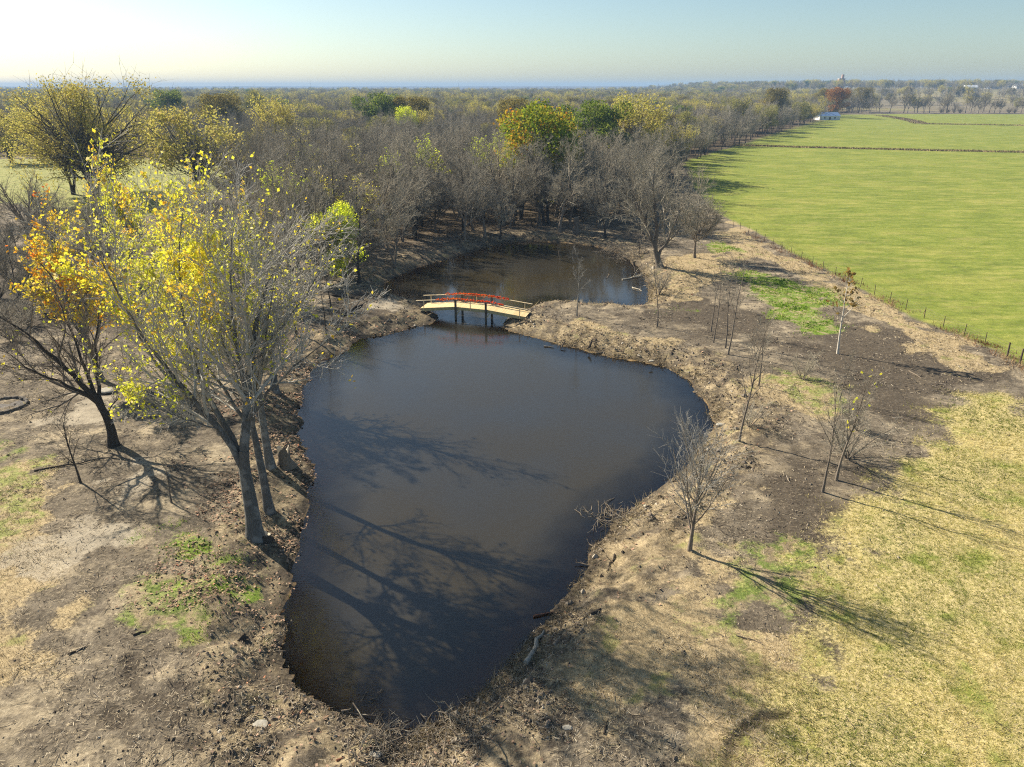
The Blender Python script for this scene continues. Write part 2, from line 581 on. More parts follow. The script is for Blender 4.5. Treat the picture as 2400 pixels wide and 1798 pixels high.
def masks(x, y, sd):
    M = {}
    n1 = fbm(x, y, 4.0, 4, 101) ; n2 = fbm(x, y, 1.3, 3, 111)
    near = (y > 5) & (y < 260) & (np.abs(x) < 200)
    for k, polys in ZONES.items():
        r = np.zeros(x.shape)
        for p in polys:
            wd = 3.0 if k in ('m_lawn', 'm_soil') else 1.8
            m = near & (x > p[:, 0].min() - 12) & (x < p[:, 0].max() + 12) & (y > p[:, 1].min() - 12) & (y < p[:, 1].max() + 12)
            if not m.any():
                continue
            s = sdf(x[m], y[m], p) + n1[m] * (5.5 if k in ('m_soil', 'm_straw') else 3.4) + n2[m] * 2.2
            r[m] = np.maximum(r[m], smooth(-wd, wd, s))
        M[k] = r
    f = np.zeros(x.shape)
    m = (x > 20)
    f[m] = smooth(-.5, .5, sdf(x[m], y[m], FIELD) + n2[m] * .6 * (y[m] < 200) + n1[m] * 2 * (y[m] >= 200))
    M['m_field'] = f
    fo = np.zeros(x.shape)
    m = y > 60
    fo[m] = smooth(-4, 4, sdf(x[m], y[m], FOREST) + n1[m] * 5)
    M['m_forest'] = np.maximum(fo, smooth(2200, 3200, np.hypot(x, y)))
    dm = np.zeros(x.shape)
    for tl, wd in TRACKS:
        tl = np.array(tl)
        m = (np.abs(x - tl[:, 0].mean()) < 9) & (np.abs(y - tl[:, 1].mean()) < 9)
        dm[m] = np.maximum(dm[m], .9 - .9 * smooth(wd * .6, wd * 1.3, seg_dist(x[m], y[m], tl, False) + n2[m] * .3))
    sh = np.where(np.abs(sd) < 50, (1 - smooth(.15, .8, sd)) * smooth(-.5, -.1, sd), 0)
    M['m_silt'] = np.where(sd < 50, 1 - smooth(-.35, -.02, sd), 0)
    M['m_damp'] = np.maximum(dm, sh * (sd < 50))
    M['m_tan'] = smooth(790, 830, y) * (y < 3000) * smooth(250, 420, x) * np.where(fbm(x, y, 420, 2, 131) > -.12, 1.0, 0.25)
    M['m_bank'] = np.where(sd < 50, smooth(-.2, .3, sd) * (1 - smooth(2.5, 5.5, sd + n1 * 3)), 0)
    return M


def axis(fine0, fine1, step, grow, lim0, lim1):
    a = list(np.arange(fine0, fine1 + 1e-6, step))
    s = step
    while a[-1] < lim1:
        s *= grow
        a.append(a[-1] + s)
    s = step
    lo = []
    c = fine0
    while c > lim0:
        s *= grow
        c -= s
        lo.append(c)
    return np.array(lo[::-1] + a)


gx = axis(-40, 46, .28, 1.055, -9000, 9000)
gy = [12.0]
while gy[-1] < 9000:
    gy.append(gy[-1] + max(.2, .0068 * gy[-1]) * (1.0 if gy[-1] < 200 else 1.6))
lo, s = [], .2
c = 12.0
while c > -400:
    s *= 1.12
    c -= s
    lo.append(c)
gy = np.array(lo[::-1] + gy)
GX, GY = np.meshgrid(gx, gy)
fx, fy = GX.ravel(), GY.ravel()
fz, fsd = land(fx, fy)
nx, ny = len(gx), len(gy)
ii = (np.arange(ny - 1)[:, None] * nx + np.arange(nx - 1)[None, :]).ravel()
ground_q = np.stack([ii, ii + 1, ii + nx + 1, ii + nx], 1)
print('ground quads', len(ground_q))


def ground_material():
    g = G('ground_dirt_straw_grass')
    xyz = g.coord()
    big = g.noise(.12, 4, .6)
    mid = g.noise(.9, 5, .62)
    sml = g.noise(5.0, 5, .68)
    fine = g.noise(19.0, 3, .7)
    st1 = g.noise(9.0, 3, .65, g.mapping((1.0, .28, 1), (0, 0, .5)))
    st2 = g.noise(9.0, 3, .65, g.mapping((.28, 1.0, 1), (0, 0, .25)))
    straw_fac = g.math('MAXIMUM', st1, st2)
    # bare trampled dirt with straw bits
    dirt = g.ramp(sml, [(.28, (.05, .041, .03)), (.5, (.135, .111, .08)), (.72, (.27, .226, .165))])
    dirt = g.mix(g.band(mid, .42, .70), dirt, (.245, .204, .148))
    dirt = g.mix(g.math('MULTIPLY', g.band(straw_fac, .60, .70), .75), dirt, (.46, .375, .25))
    dirt = g.mix(g.math('MULTIPLY', g.band(fine, .60, .70), .55), dirt, (.05, .04, .032))
    dirt = g.mix(g.math('MULTIPLY', g.band(g.noise(.33, 5, .68), .50, .62), .8), dirt, g.ramp(sml, [(.25, (.22, .175, .115)), (.55, (.44, .36, .24)), (.75, (.62, .52, .36))]))
    dirt = g.mix(g.math('MULTIPLY', g.band(g.noise(.5, 5, .7, g.mapping((1, 1.5, 1), (0, 0, .8))), .56, .68), .7), dirt, (.075, .06, .047))
    # dark soil
    soil = g.ramp(sml, [(.3, (.046, .036, .027)), (.55, (.095, .077, .056)), (.75, (.17, .138, .10))])
    soil = g.mix(g.math('MULTIPLY', g.band(straw_fac, .64, .72), .6), soil, (.42, .33, .22))
    # straw, dry grass
    straw = g.ramp(sml, [(.25, (.20, .15, .085)), (.5, (.40, .31, .175)), (.75, (.58, .46, .27))])
    straw = g.mix(g.band(mid, .55, .75), straw, (.16, .125, .085))
    straw = g.mix(g.math('MULTIPLY', g.band(g.noise(.55, 4, .6), .56, .66), .55), straw, (.20, .23, .05))
    # lawn
    lawn = g.ramp(sml, [(.3, (.22, .20, .055)), (.48, (.43, .36, .15)), (.7, (.66, .54, .28))])
    lawn = g.mix(g.band(g.noise(.3, 5, .68), .50, .68), lawn, g.ramp(sml, [(.3, (.10, .14, .025)), (.7, (.32, .33, .075))]))
    lawn = g.mix(g.math('MULTIPLY', g.band(g.noise(1.6, 4, .6), .63, .72), .8), lawn, (.13, .105, .07))
    weed = g.ramp(sml, [(.3, (.07, .12, .015)), (.55, (.17, .27, .025)), (.75, (.34, .42, .06))])
    weed = g.mix(g.band(mid, .52, .62), weed, (.38, .32, .17))
    # pasture
    fl = g.ramp(g.noise(.045, 5, .62, g.mapping((1, 1.8, 1), (0, 0, .3))), [(.34, (.12, .155, .035)), (.5, (.19, .235, .038)), (.64, (.36, .33, .09))])
    fl = g.mix(.5, fl, g.ramp(g.noise(1.3, 5, .66), [(.32, (.07, .09, .022)), (.5, (.19, .23, .038)), (.70, (.40, .37, .11))]))
    fl = g.mix(.4, fl, g.ramp(g.noise(.33, 5, .7, g.mapping((.5, 1.3, 1), (0, 0, .2))), [(.34, (.07, .10, .024)), (.5, (.19, .235, .038)), (.66, (.42, .38, .12))]))
    fl = g.mix(g.math('MULTIPLY', g.band(g.noise(5, 3, .7), .5, .7), .5), fl, (.14, .15, .035))
    fl = g.mix(g.math('MULTIPLY', g.band(g.noise(.16, 5, .7, g.mapping((.6, 1.6, 1), (0, 0, .25))), .54, .70), .3), fl, (.40, .32, .14))
    mead = g.ramp(g.noise(.5, 5, .65), [(.3, (.14, .17, .04)), (.5, (.28, .28, .09)), (.72, (.40, .36, .16))])
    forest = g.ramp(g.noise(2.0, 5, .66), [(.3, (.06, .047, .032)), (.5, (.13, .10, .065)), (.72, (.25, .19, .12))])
    pale = g.ramp(mid, [(.3, (.30, .255, .19)), (.7, (.46, .40, .30))])
    tan = g.ramp(g.noise(.02, 5, .6), [(.3, (.16, .15, .06)), (.7, (.33, .27, .15))])
    c = g.mix(g.math('MULTIPLY', g.band(big, .4, .65), .6), dirt, soil)
    def over(c, name, col, k=1.0, sharp=True):
        m = g.attr(name)
        if sharp:   # patches break up at their rim
            m = g.band(g.math('ADD', m, g.math('MULTIPLY', g.math('SUBTRACT', sml, .5), 1.1)), .3, .7)
        return g.mix(g.math('MULTIPLY', m, k), c, col)
    c = over(c, 'm_meadow', mead)
    c = over(c, 'm_soil', soil, .9)
    c = over(c, 'm_straw', straw, .92)
    c = over(c, 'm_pale', pale, .8)
    c = over(c, 'm_bank', g.mix(g.band(mid, .4, .6), g.mix(.5, dirt, straw), soil), .8)
    c = over(c, 'm_lawn', lawn, .95)
    c = over(c, 'm_thin', g.mix(g.band(mid, .42, .6), weed, straw), .55)
    c = over(c, 'm_weed', g.mix(g.math('MULTIPLY', g.band(g.noise(.8, 5, .7), .5, .6), .8), weed, straw), .8)
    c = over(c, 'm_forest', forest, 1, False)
    c = over(c, 'm_tan', tan, 1, False)
    c = over(c, 'm_field', fl, 1, False)
    c = over(c, 'm_damp', g.mix(.5, soil, (.035, .028, .022)), .82, False)
    c = over(c, 'm_silt', g.ramp(sml, [(.3, (.17, .10, .035)), (.7, (.36, .23, .09))]), 1, False)
    h = g.math('ADD', g.math('MULTIPLY', sml, .6), g.math('ADD', g.math('MULTIPLY', fine, .35), g.math('MULTIPLY', straw_fac, .35)))
    bm = g.bump(h, .9, .09)
    return g.done(g.principled(c, .95, .08, bm))


ground_me = raw_mesh('ground', [(np.stack([fx, fy, fz], 1), ground_q, 0)], [ground_material()])
for k, v in masks(fx, fy, fsd).items():
    a = ground_me.attributes.new(k, 'FLOAT', 'POINT')
    a.data.foreach_set('value', v.astype(np.float32))
ground = tag(mesh_obj('ground', ground_me), kind='structure')

# ------------------------------------------------------------------ water
wx = np.arange(-24, 22, .35)
wy = np.concatenate([np.arange(20, 60, .35), np.arange(60, 140, .7)])
WX, WY = np.meshgrid(wx, wy)
wfx, wfy = WX.ravel(), WY.ravel()
wz, _ = land(wfx, wfy)
depth = WATER_Z - wz
wi = (np.arange(len(wy) - 1)[:, None] * len(wx) + np.arange(len(wx) - 1)[None, :]).ravel()
wq = np.stack([wi, wi + 1, wi + len(wx) + 1, wi + len(wx)], 1)
wq = wq[(depth[wq] > -.4).any(1)]
used = np.unique(wq)
remap = np.full(len(wfx), -1); remap[used] = np.arange(len(used))


def water_material():
    g = G('pond_water')
    dep = g.attr('depth')
    v1 = g.noise(3.2, 3, .6, g.mapping((.8, 2.4, 1), (0, 0, .25)))
    v2 = g.noise(.35, 3, .5)
    calm = g.band(g.noise(.06, 2, .5), .35, .6)
    nrmw = g.bump(g.math('MULTIPLY', v1, g.math('MULTIPLY', g.attr('wind'), g.math('ADD', .45, g.math('MULTIPLY', calm, .55)))), .22, .045, g.bump(v2, .04, .1))
    mud = g.mix(g.band(g.noise(.09, 3, .5), .35, .65), (.037, .029, .014), (.034, .031, .024))
    df = g.n('ShaderNodeBsdfDiffuse'); g.set(df.inputs['Color'], mud)
    tr = g.n('ShaderNodeBsdfTransparent'); g.set(tr.inputs['Color'], (.86, .62, .33))
    body = g.n('ShaderNodeMixShader')
    g.set(body.inputs[0], g.band(dep, -.05, .85))
    g.t.links.new(tr.outputs[0], body.inputs[1]); g.t.links.new(df.outputs[0], body.inputs[2])
    gl = g.n('ShaderNodeBsdfGlossy'); gl.inputs['Roughness'].default_value = .05
    g.set(gl.inputs['Color'], (1, 1, 1)); g.set(gl.inputs['Normal'], nrmw)
    fr = g.n('ShaderNodeFresnel'); fr.inputs['IOR'].default_value = 1.6; g.set(fr.inputs['Normal'], nrmw)
    mx = g.n('ShaderNodeMixShader')
    g.set(mx.inputs[0], fr.outputs[0])
    g.t.links.new(body.outputs[0], mx.inputs[1]); g.t.links.new(gl.outputs[0], mx.inputs[2])
    return g.done(mx.outputs[0])


wv = np.stack([wfx[used], wfy[used], np.full(len(used), WATER_Z)], 1)
water_me = raw_mesh('pond_water', [(wv, remap[wq], 0)], [water_material()])
a = water_me.attributes.new('depth', 'FLOAT', 'POINT')
a.data.foreach_set('value', depth[used].astype(np.float32))
a = water_me.attributes.new('wind', 'FLOAT', 'POINT')      # the upper pond lies sheltered by the wood
a.data.foreach_set('value', (1 - .7 * smooth(74, 88, wfy[used])).astype(np.float32))
tag(mesh_obj('pond_water', water_me), kind='structure')

# ------------------------------------------------------------------ shallow earth ditches across the pasture
DITCH_EARTH = plain_mat('ditch_earth', (.05, .036, .022), (.17, .12, .065), 1.2, .95)
DITCH_WEED = tint_mat('ditch_weeds', [(0, (.12, .085, .045)), (.5, (.26, .20, .10)), (1, (.40, .33, .17))])
for k, (dl, hw) in enumerate(zip(DITCHES, (1.5, 3.2))):
    rd = np.random.default_rng(50 + k)
    dl = np.array(dl)
    d = np.concatenate([[0], np.cumsum(np.linalg.norm(np.diff(dl, axis=0), axis=1))])
    t = np.arange(0, d[-1], 1.5)
    c = np.stack([np.interp(t, d, dl[:, 0]), np.interp(t, d, dl[:, 1])], 1)
    tn = nrm(np.gradient(c, axis=0)); sn = np.stack([-tn[:, 1], tn[:, 0]], 1)
    wl = hw * (1 + 1.2 * fbm(t, t * 0, 9, 3, 300 + k)); wr = hw * (1 + 1.2 * fbm(t, t * 0 + 50, 9, 3, 310 + k))
    if k == 1:
        fade = 1 - .62 * smooth(110, 150, t); wl *= fade; wr *= fade
    L_, R_ = c + sn * wl[:, None], c - sn * wr[:, None]
    v = np.concatenate([np.column_stack([q, land(q[:, 0], q[:, 1])[0] + o_]) for q, o_ in ((L_, .05), (c, .02), (R_, .05))])
    n_ = len(t); i_ = np.arange(n_ - 1)
    f = np.concatenate([np.stack([i_, i_ + n_, i_ + n_ + 1, i_ + 1], 1), np.stack([i_ + n_, i_ + 2 * n_, i_ + 2 * n_ + 1, i_ + n_ + 1], 1)])
    tag(mesh_obj('ditch', raw_mesh('ditch', [(v, f, 0)], [DITCH_EARTH])), kind='structure')
    nb = 9000
    j_ = rd.integers(0, n_, nb)
    side = np.where(rd.random(nb) < .7, 1, -1)
    q = c[j_] + sn[j_] * (side * hw * rd.uniform(.5, 1.5, nb))[:, None] + rd.normal(0, .5, (nb, 2))
    z = land(q[:, 0], q[:, 1])[0]
    a_ = rd.uniform(0, 6.28, nb); hh = rd.uniform(.25, .8, nb)
    b0 = np.column_stack([q, z]); s_ = np.stack([np.cos(a_), np.sin(a_), 0 * a_], 1) * .12
    v = np.stack([b0 - s_, b0 + s_, b0 + np.column_stack([rd.normal(0, .2, (nb, 2)), hh])], 1).reshape(-1, 3)
    tag(mesh_obj('ditch_weeds', raw_mesh('ditch_weeds', [(v, np.arange(nb * 3).reshape(-1, 3), 0, rd.random(nb))], [DITCH_WEED], False)), 'dead brown weeds along a pasture ditch', 'weeds', kind='stuff')

# ------------------------------------------------------------------ tree growing
def grow(rng, par, prad, n, t0, t1, ang, asd, lr, fall, K, wander, up, rr, rmin, thick=.02, side=None):
    N, Kp, _ = par.shape
    cnt = np.maximum(0, np.round(n + rng.uniform(-.5, .5, N) * min(n, 3))).astype(int) if np.isscalar(n) else np.asarray(n)
    idx = np.repeat(np.arange(N), cnt)
    j = np.concatenate([np.arange(c) for c in cnt]) if len(idx) else np.zeros(0, int)
    M = len(idx)
    t = t0 + (t1 - t0) * (j + rng.random(M)) / np.maximum(cnt[idx], 1)
    f = np.clip(t * (Kp - 1), 0, Kp - 1.001)
    i0 = f.astype(int)
    w = (f - i0)[:, None]
    a, b = par[idx, i0], par[idx, i0 + 1]
    pos = a * (1 - w) + b * w
    tan = nrm(b - a)
    rad = prad[idx, i0] * (1 - w[:, 0]) + prad[idx, i0 + 1] * w[:, 0]
    plen = np.linalg.norm(np.diff(par, axis=1), axis=2).sum(1)[idx]
    ref = np.where(np.abs(tan[:, 2:3]) < .8, np.array([[0, 0, 1.0]]), np.array([[1.0, 0, 0]]))
    u = nrm(np.cross(tan, ref)); v = np.cross(tan, u)
    az = j * 2.4 + rng.uniform(0, 6.28, N)[idx] + rng.uniform(-.7, .7, M)
    an = np.radians(np.clip(rng.normal(ang, asd, M), 8, 110))[:, None]
    d = np.cos(an) * tan + np.sin(an) * (np.cos(az)[:, None] * u + np.sin(az)[:, None] * v)
    d = nrm(d + np.array([0, 0, 1.0]) * up)
    L = plen * lr * (1 - fall * t) * rng.uniform(.65, 1.3, M)
    pts = np.zeros((M, K, 3)); pts[:, 0] = pos
    for k in range(1, K):
        d = nrm(d + np.array([0, 0, 1.0]) * up * .5 + rng.normal(0, wander, (M, 3)))
        pts[:, k] = pts[:, k - 1] + d * (L / (K - 1))[:, None]
    r0 = np.minimum(rad * rr, L * thick * 1.8)
    r0 = np.maximum(r0, rmin)
    r = r0[:, None] * np.linspace(1, .35, K)[None]
    return pts, np.maximum(r, rmin * .55)


def leaves(rng, polys, count, size, jit, up=.35, t0=.25, keep=None):
    """leaf-shaped quads round the given twigs -> verts, quads, tints"""
    N, K, _ = polys.shape
    if keep is not None:
        pr = keep / keep.sum()
        idx = rng.choice(N, count, p=pr)
    else:
        idx = rng.integers(0, N, count)
    t = rng.uniform(t0, 1, count) * (K - 1)
    i0 = np.minimum(t.astype(int), K - 2)
    w = (t - i0)[:, None]
    p = polys[idx, i0] * (1 - w) + polys[idx, i0 + 1] * w + rng.normal(0, jit, (count, 3))
    n = nrm(rng.normal(0, 1, (count, 3)) + np.array([0, 0, up]))
    u = nrm(np.cross(n, rng.normal(0, 1, (count, 3))))
    v = np.cross(n, u)
    s = size * rng.uniform(.6, 1.3, count)[:, None]
    q = np.stack([p - u * s * .5, p + v * s * .38 - u * s * .05, p + u * s * .55 + n * s * .08, p - v * s * .38 - u * s * .05], 1)
    f = np.arange(count * 4).reshape(-1, 4)
    # neighbouring leaves share a tone
    tone = np.clip(.5 + 1.1 * vnoise(p[:, 0] * .55 + p[:, 2] * .3, p[:, 1] * .55 - p[:, 2] * .35, 3) + rng.normal(0, .16, count), 0, 1)
    return q.reshape(-1, 3), f, tone


def stem(rng, H, n, lean=(0, 0), wander=.05, K=8):
    d = nrm(np.array([lean[0], lean[1], 1.0]))
    pts = [np.zeros(3)]
    for k in range(K - 1):
        d = nrm(d + np.append(rng.normal(0, wander, 2), .02))
        pts.append(pts[-1] + d * H / (K - 1))
    return np.array(pts)[None]


def flare(r, K, base_r, tip, fl=1.5):
    t = np.linspace(0, 1, K)
    return (base_r * (1 - t) + tip * t + base_r * (fl - 1) * np.exp(-t * 14))[None]


class Proto:
    """meshes shared by all trees of one build: trunk, crown (fine branches) and leaves"""
    def __init__(self, name, trunk, crown, leaf=None, bark=BARK, twig=TWIG, leafmat=None):
        self.trunk = raw_mesh('trunk', [(*tubes(p, r, s), 0) for p, r, s in trunk], [bark])
        self.crown = raw_mesh('crown', [(*tubes(p, r, s), 0) for p, r, s in crown], [twig])
        self.leaf = raw_mesh('leaves', [(leaf[0], leaf[1], 0, leaf[2])], [leafmat], False) if leaf else None
        self.chunks = [(*tubes(p, r, min(s, 4)), 0) for p, r, s in trunk] + [(*tubes(p, r, 3), 1) for p, r, s in crown]
        self.mats = [bark, twig]
        if leaf:
            self.chunks.append((leaf[0], leaf[1], 2, leaf[2])); self.mats = self.mats + [leafmat]

    def joined(self, name):
        return raw_mesh(name, self.chunks, self.mats, False)


def plant(proto, name, label, cat, loc, rz=0, sc=1.0, group=None, leafobj=True):
    t = thing(name, label, cat, loc, rz, sc, group)
    mesh_obj('trunk', proto.trunk, t)
    c = mesh_obj('crown', proto.crown, t)
    if proto.leaf:
        mesh_obj('leaves', proto.leaf, c)
    return t


def bare(seed, Ht=13.0, stems=1, spread=32, limbs=7, fine=1.0, trunk_frac=.5, twr=.014, bark=BARK, twig=TWIG, leafcount=0, leafsize=.2,
         leafmat=None, dens=(8, 8, 6), lean=(0, 0), leafjit=.12, low=.3, base_r=None, up=.07, trunk_sides=8):
    rng = np.random.default_rng(seed)
    T, R = [], []
    br = base_r or Ht * .0175
    for s in range(stems):
        ln = (rng.normal(0, .07) + lean[0], rng.normal(0, .07) + lean[1]) if stems == 1 else \
            (math.cos(s * 6.28 / stems + seed) * .28 + lean[0], math.sin(s * 6.28 / stems + seed) * .28 + lean[1])
        T.append(stem(rng, Ht * trunk_frac * rng.uniform(.95, 1.1), 8, ln, .05))
        R.append(flare(None, 8, br * (1 if stems == 1 else .72), br * .55))
    tr = np.concatenate(T); trr = np.concatenate(R)
    lp, lrad = grow(rng, tr, trr, max(3, limbs // (1 if stems == 1 else 2)), low, 1.0, spread, 9, .92 * (.5 / trunk_frac), .25, 8, .08, up, .62, .02)
    # leaders go on from the top of each trunk
    lead = np.zeros((len(tr), 8, 3)); lead[:, 0] = tr[:, -1]
    d = nrm(tr[:, -1] - tr[:, -2])
    for k in range(1, 8):
        d = nrm(d + rng.normal(0, .08, d.shape) + np.array([0, 0, .06]))
        lead[:, k] = lead[:, k - 1] + d * (Ht * (1 - trunk_frac) * .92 / 7)
    lr2 = trr[:, -1:] * np.linspace(1, .2, 8)[None]
    lp = np.concatenate([lp, lead]); lrad = np.concatenate([lrad, lr2])
    b1, r1 = grow(rng, lp, lrad, dens[0] * fine, .18, 1, 38, 11, .46, .35, 6, .06, .05, .66, twr * 2.2)
    b2, r2 = grow(rng, b1, r1, dens[1] * fine, .15, 1, 38, 13, .5, .35, 4, .06, .045, .66, twr * 1.4)
    b3, r3 = grow(rng, b2, r2, dens[2] * fine, .12, 1, 36, 14, .54, .3, 2, .06, .04, .65, twr)
    lf = None
    if leafcount:
        lf = leaves(rng, b3, leafcount, leafsize, leafjit)
    return Proto('p', [(tr, trr, trunk_sides), (lp, lrad, 6)], [(b1, r1, 4), (b2, r2, 3), (b3, r3, 3)], lf, bark, twig, leafmat)


def dome(seed, Ht, leafmat, n=9000, size=.3, width=.40, base_frac=.22, lobes=34, lobe_r=.13, bark=BARK, twig=TWIG, full=1.0, stems=1, twr=.013, thin=0.0):
    """tree in leaf: limbs running out to clumps of leaves that make up a rounded, uneven crown"""
    rng = np.random.default_rng(seed)
    tr = np.concatenate([stem(rng, Ht * .42, 8, (math.cos(k * 2.1 + seed) * .22 * (stems > 1) + rng.normal(0, .04), math.sin(k * 2.1 + seed) * .22 * (stems > 1)), .05) for k in range(stems)])
    trr = np.repeat(flare(None, 8, Ht * .019, Ht * .010), stems, 0)
    zc = Ht * (base_frac + (1 - base_frac) * .5); rz = Ht * (1 - base_frac) * .5; rx = Ht * width
    d = nrm(rng.normal(0, 1, (lobes, 3)) + np.array([0, 0, .35]))
    rad = rng.uniform(.45, .92, lobes) ** .7
    rl_ = Ht * lobe_r * rng.uniform(.65, 1.3, lobes)
    az_ = np.arctan2(d[:, 1], d[:, 0])
    irr = 1 + .2 * np.sin(2 * az_ + seed) + .16 * np.sin(3 * az_ + 2.1 * seed) * (1 + d[:, 2]) + rng.normal(0, .1, lobes)
    c = d * (rad * irr)[:, None] * np.array([rx, rx, rz]) + np.array([0, 0, zc])
    c[:, 2] = np.minimum(c[:, 2], Ht - rl_ * .8)
    # limbs
    K = 7
    lp = np.zeros((lobes, K, 3))
    for i in range(lobes):
        t0 = tr[rng.integers(0, stems)]
        a = t0[rng.integers(3, 8)]
        w = np.linspace(0, 1, K)[:, None]
        m = (a + c[i]) / 2 + np.array([0, 0, .06 * Ht]) * rng.uniform(-.2, 1)
        lp[i] = (1 - w) ** 2 * a + 2 * w * (1 - w) * m + w ** 2 * c[i]
    lp[:, 1:] += rng.normal(0, .012 * Ht, (lobes, K - 1, 3))
    lr_ = Ht * .0075 * rng.uniform(.6, 1.2, lobes)[:, None] * np.linspace(1, .25, K)[None]
    b1, r1 = grow(rng, lp, lr_, 7 - 3 * (thin > .3), .3, 1, 40, 12, .40, .2, 5, .1, .04, .6, twr * 1.5)
    b2, r2 = grow(rng, b1, r1, 5 - 2 * (thin > .3), .15, 1, 40, 12, .5, .3, 2, .12, .04, .6, twr)
    # leaf clumps
    li = rng.choice(lobes, n, p=(rl_ ** 2) / (rl_ ** 2).sum())
    dd = nrm(rng.normal(0, 1, (n, 3)))
    rr = rng.uniform(.25 + .4 * full, 1.05, n)
    p = c[li] + dd * (rl_[li] * rr)[:, None] * np.array([1.1, 1.1, .85]) + rng.normal(0, .03 * Ht * (.3 + thin), (n, 3))
    if thin > 0:
        m = fbm(p[:, 0] + p[:, 2] * .6, p[:, 1] - p[:, 2] * .5, Ht * .11, 2, seed) > -.28 + thin * .3
        p, dd, li = p[m], dd[m], li[m]
    n = len(p)
    nn = nrm(dd * .9 + rng.normal(0, .8, (n, 3)))
    u = nrm(np.cross(nn, rng.normal(0, 1, (n, 3)))); v = np.cross(nn, u)
    s = size * rng.uniform(.6, 1.35, n)[:, None]
    q = np.stack([p - u * s * .5, p + v * s * .42, p + u * s * .55, p - v * s * .42], 1).reshape(-1, 3)
    tone = np.clip(.49 + rng.normal(0, .17, lobes)[li] + rng.normal(0, .17, n), 0, 1)
    return Proto('dome', [(tr, trr, 8), (lp, lr_, 5)], [(b1, r1, 3), (b2, r2, 3)], (q, np.arange(4 * n).reshape(-1, 4), tone), bark, twig, leafmat)


def shrub(seed, Ht, n=9, twig=TWIG_DARK, leafcount=0, leafmat=None, leafsize=.16):
    rng = np.random.default_rng(seed)
    K = 6
    az = rng.uniform(0, 6.28, n); le = rng.uniform(.25, .95, n)
    st = []
    for a, l in zip(az, le):
        st.append(stem(rng, Ht * rng.uniform(.6, .95), K, (math.cos(a) * l, math.sin(a) * l), .1, K)[0])
    st = np.array(st)
    sr = np.repeat(flare(None, K, Ht * .011, Ht * .004, 1.1), n, 0)
    b1, r1 = grow(rng, st, sr, 9, .1, 1, 38, 12, .45, .3, 4, .12, .1, .6, .012)
    b2, r2 = grow(rng, b1, r1, 8, .1, 1, 40, 14, .5, .3, 2, .12, .08, .6, .010)
    lf = leaves(rng, b2, leafcount, leafsize, .1) if leafcount else None
    return Proto('s', [(st, sr, 5)], [(b1, r1, 3), (b2, r2, 3)], lf, BARK, twig, leafmat)


def sapling(seed, Ht, lean=(0, 0), clear=.35, limbs=8, spread=35, twig=TWIG, bark=BARK, r=.055, leafcount=0, leafmat=None, leafsize=.2, dens=(5, 4), up=.12, lrk=.42, keep_top=False):
    rng = np.random.default_rng(seed)
    tr = stem(rng, Ht, 10, lean, .035, 10)
    rr = flare(None, 10, r, r * .18, 1.35)
    lp, lr_ = grow(rng, tr, rr, limbs, clear, .97, spread, 8, lrk, .55, 6, .06, up, .6, .012)
    b1, r1 = grow(rng, lp, lr_, dens[0], .2, 1, 35, 10, .45, .3, 4, .08, .08, .6, .010)
    b2, r2 = grow(rng, b1, r1, dens[1], .15, 1, 35, 10, .5, .3, 3, .1, .06, .6, .009)
    lf = None
    if leafcount:
        keep = np.where(b2[:, -1, 2] > Ht * .62, 1.0, .03) if keep_top else None
        lf = leaves(rng, b2, leafcount, leafsize, .1, keep=keep)
    return Proto('sap', [(tr, rr, 7), (lp, lr_, 5)], [(b1, r1, 3), (b2, r2, 3)], lf, bark, twig, leafmat)


# ------------------------------------------------------------------ the wood: shared builds
rnd = random.Random(7)
LEAF_PALE = leaf_mat('leaf_pale_green', [(0, (.20, .20, .06)), (.5, (.30, .29, .09)), (1, (.38, .33, .12))])
BARE = [bare(100 + k, 13.0, stems=(1, 1, 2, 1, 1, 2, 1)[k], spread=(42, 48, 40, 38, 46, 42, 50)[k], limbs=(7, 8, 7, 6, 9, 7, 8)[k],
             low=(.35, .4, .45, .3, .4, .42, .5)[k], dens=(9, 9, 7), trunk_frac=(.46, .4, .36, .5, .42, .38, .36)[k], bark=(BARK, BARK_DARK)[k % 2]) for k in range(7)]
SEMI = [bare(140 + k, 13.0, spread=34, limbs=8, leafcount=(1500, 900, 2200)[k], leafsize=.26, leafmat=(LEAF_GOLD, LEAF_YELLOW, LEAF_LIME)[k], dens=(7, 7, 5)) for k in range(3)]
FULL = {'green': dome(160, 13, LEAF_GREEN, 9000, .34), 'olive': dome(161, 13, LEAF_OLIVE, 8500, .34, .43), 'maple': dome(162, 16, LEAF_MAPLE, 13000, .34, .36, .15, 44),
        'gold': dome(163, 14, LEAF_GOLD, 8000, .28, .42, .2, 44, .11, thin=.35), 'rust': dome(164, 13, LEAF_RUST, 8500, .34, .42), 'lime': dome(170, 9, LEAF_LIME, 9500, .19, .36, .08, 44, .125, full=.5),
        'pale': dome(166, 13, LEAF_PALE, 7500, .32, .44, .2, 40, .12, thin=.15)}
print('tree builds done')

# scatter over the wood: jittered rows, thinner with distance
cand = []
rs = np.random.default_rng(5)
y = 86.0
while y < 2600:
    st = 5.2 + max(0, y - 150) * .011
    half = .74 * (y + 20) + 15
    xs = np.arange(-half, min(half, 1500), st)
    cand.append(np.stack([xs + rs.uniform(-.45, .45, len(xs)) * st, y + rs.uniform(-.45, .45, len(xs)) * st], 1))
    y += st
cand = np.concatenate(cand)
fs = sdf(cand[:, 0], cand[:, 1], FOREST)
_, csd = land(cand[:, 0], cand[:, 1])
wood = cand[(fs > 0) & (csd > 2.2)]
gap = fbm(wood[:, 0], wood[:, 1], 60, 2, 77)
wood = wood[(gap > -.42) | (wood[:, 1] > 260)]
wood = wood[np.argsort(wood[:, 1])]
